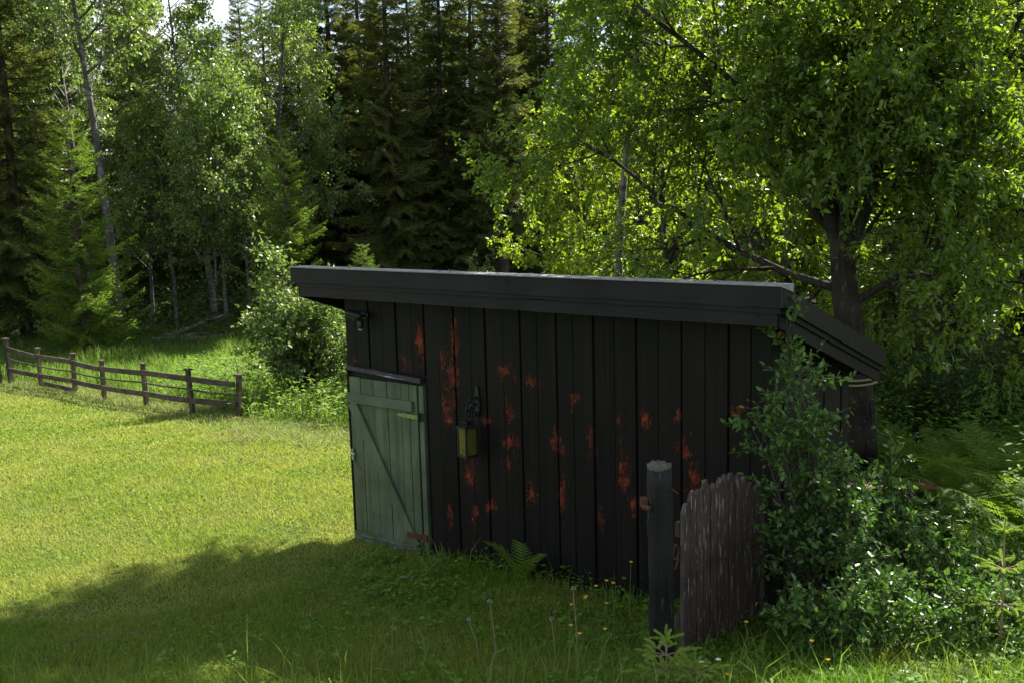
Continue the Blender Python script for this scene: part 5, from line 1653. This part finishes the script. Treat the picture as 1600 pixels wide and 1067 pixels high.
# tall meadow behind the fence, thinning into the wood
def meadow():
    x, y = scatter(105000, -17, 1.5, 11.5, 29.5, lambda a, b: ~mown(a, b - 1.5) & (a > -0.56 * b - 1.0) & (a < 0.4))
    n = len(x)
    cl = 0.5 + 0.5 * np.sin(x * 1.3 + np.sin(y * 1.1) * 2) * np.sin(y * 1.7 + np.sin(x * 0.9) * 2)
    h = rng.uniform(0.20, 0.50, n) * (0.55 + 0.65 * cl) 
    o = obj('meadow_grass', blade3('meadow_grass', M['meadow_blade'], x, y, h, rng.uniform(0.009, 0.019, n), rng.uniform(0.1, 0.9, n), rng))
    tag(o, 'tall bright green meadow grass between the fence and the wood', 'grass', kind='stuff')
    # broad-leaved plants in it
    x, y = scatter(6500, -8, 0.3, 11.8, 22, lambda a, b: ~mown(a, b - 1.2) & (a > -5.5 - 0.2 * (b - 14)))
    n = len(x) * 4
    X = np.repeat(x, 4) + rng.normal(size=n) * 0.06; Y = np.repeat(y, 4) + rng.normal(size=n) * 0.06
    Z = gh(X, Y) + rng.uniform(0.05, 0.55, n) * np.clip((np.interp(X, EDGE_X, EDGE_Y) * -1 + Y) / 2.0, 0.25, 1)
    s = rng.uniform(0.05, 0.11, n)
    a = unit(np.concatenate([rng.normal(size=(n, 2)), rng.uniform(-0.3, 0.6, (n, 1))], 1))
    o = obj('meadow_weeds', leaves_to_mesh('meadow_weeds', M['meadow_blade'], np.stack([X, Y, Z], 1), a, np.tile([0, 0, 1.0], (n, 1)) + rng.normal(size=(n, 3)) * 0.4, s, s * 0.5, 'quad'))
    tag(o, 'leafy weeds in the meadow left of the shed', 'weeds', kind='stuff')
meadow()

# weeds and grass on the shaded right side, and low growth on the wood floor
def undergrowth():
    x, y = scatter(36000, 1.5, 11.0, 6.3, 17.0, lambda a, b: (a > 0.26 * b - 0.2) & (a < 0.62 * b + 1.0))
    n = len(x)
    o = obj('wood_grass', blade3('wood_grass', M['meadow_blade'], x, y, rng.uniform(0.12, 0.5, n), rng.uniform(0.006, 0.013, n), rng.uniform(0.2, 1.1, n), rng))
    tag(o, 'rank green grass under the trees right of the shed', 'grass', kind='stuff')
    x, y = scatter(7000, 1.8, 11.0, 7.2, 17.5, lambda a, b: (a > 0.28 * b) & (a < 0.62 * b + 1.0) & ~((a < 3.95) & (b < 9.3)))
    m = 9
    n = len(x) * m
    X = np.repeat(x, m); Y = np.repeat(y, m)
    hh = np.repeat(rng.uniform(0.3, 1.15, len(x)), m)
    t = np.tile((np.arange(m) + 0.5) / m, len(x))
    Z = gh(X, Y) + hh * t
    az = np.tile(np.arange(m) * 2.4, len(x)) + np.repeat(rng.uniform(0, 6, len(x)), m)
    s = rng.uniform(0.05, 0.10, n)
    a = np.stack([np.cos(az), np.sin(az), rng.uniform(-0.35, 0.25, n)], 1)
    o = obj('tall_weeds', leaves_to_mesh('tall_weeds', M['weed_leaf'], np.stack([X, Y, Z], 1) + rng.normal(size=(n, 3)) * 0.02, a, np.tile([0, 0, 1.0], (n, 1)) + rng.normal(size=(n, 3)) * 0.25, s, s * 0.45, 'quad'))
    tag(o, 'tall nettle like weeds in shade beyond the bench', 'weeds', kind='stuff')
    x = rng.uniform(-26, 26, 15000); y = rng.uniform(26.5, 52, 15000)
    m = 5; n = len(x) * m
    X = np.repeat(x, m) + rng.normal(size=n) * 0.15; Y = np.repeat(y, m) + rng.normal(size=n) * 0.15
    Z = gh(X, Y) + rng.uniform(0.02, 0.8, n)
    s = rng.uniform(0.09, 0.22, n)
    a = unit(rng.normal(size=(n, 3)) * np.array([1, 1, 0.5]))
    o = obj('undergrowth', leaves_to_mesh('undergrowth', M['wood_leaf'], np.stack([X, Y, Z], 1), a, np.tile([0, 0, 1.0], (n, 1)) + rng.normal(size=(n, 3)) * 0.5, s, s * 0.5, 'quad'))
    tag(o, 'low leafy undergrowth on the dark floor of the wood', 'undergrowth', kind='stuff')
undergrowth()

# leaf litter and twigs caught on the roof edge
def roof_litter():
    n = 60
    P = []
    for k in range(n):
        u = rng.choice([0.55, 1.5, 1.65, 1.9, 2.3, 3.0, 3.6]) + rng.normal() * 0.12
        q = shed_point(u, rng.uniform(-0.34, -0.2), 2.476)
        P.append(q)
    P = np.array([tuple(p) for p in P])
    a = unit(rng.normal(size=(n, 3)) * np.array([1, 1, 0.25]))
    o = obj('leaf_litter', leaves_to_mesh('leaf_litter', M['dry_stem'], P, a, np.tile([0, 0, 1.0], (n, 1)), rng.uniform(0.015, 0.05, n), rng.uniform(0.008, 0.02, n), 'leaf'))
    tag(o, 'dark dry leaf litter caught on the shed roof edge', 'leaf litter', kind='stuff')
roof_litter()
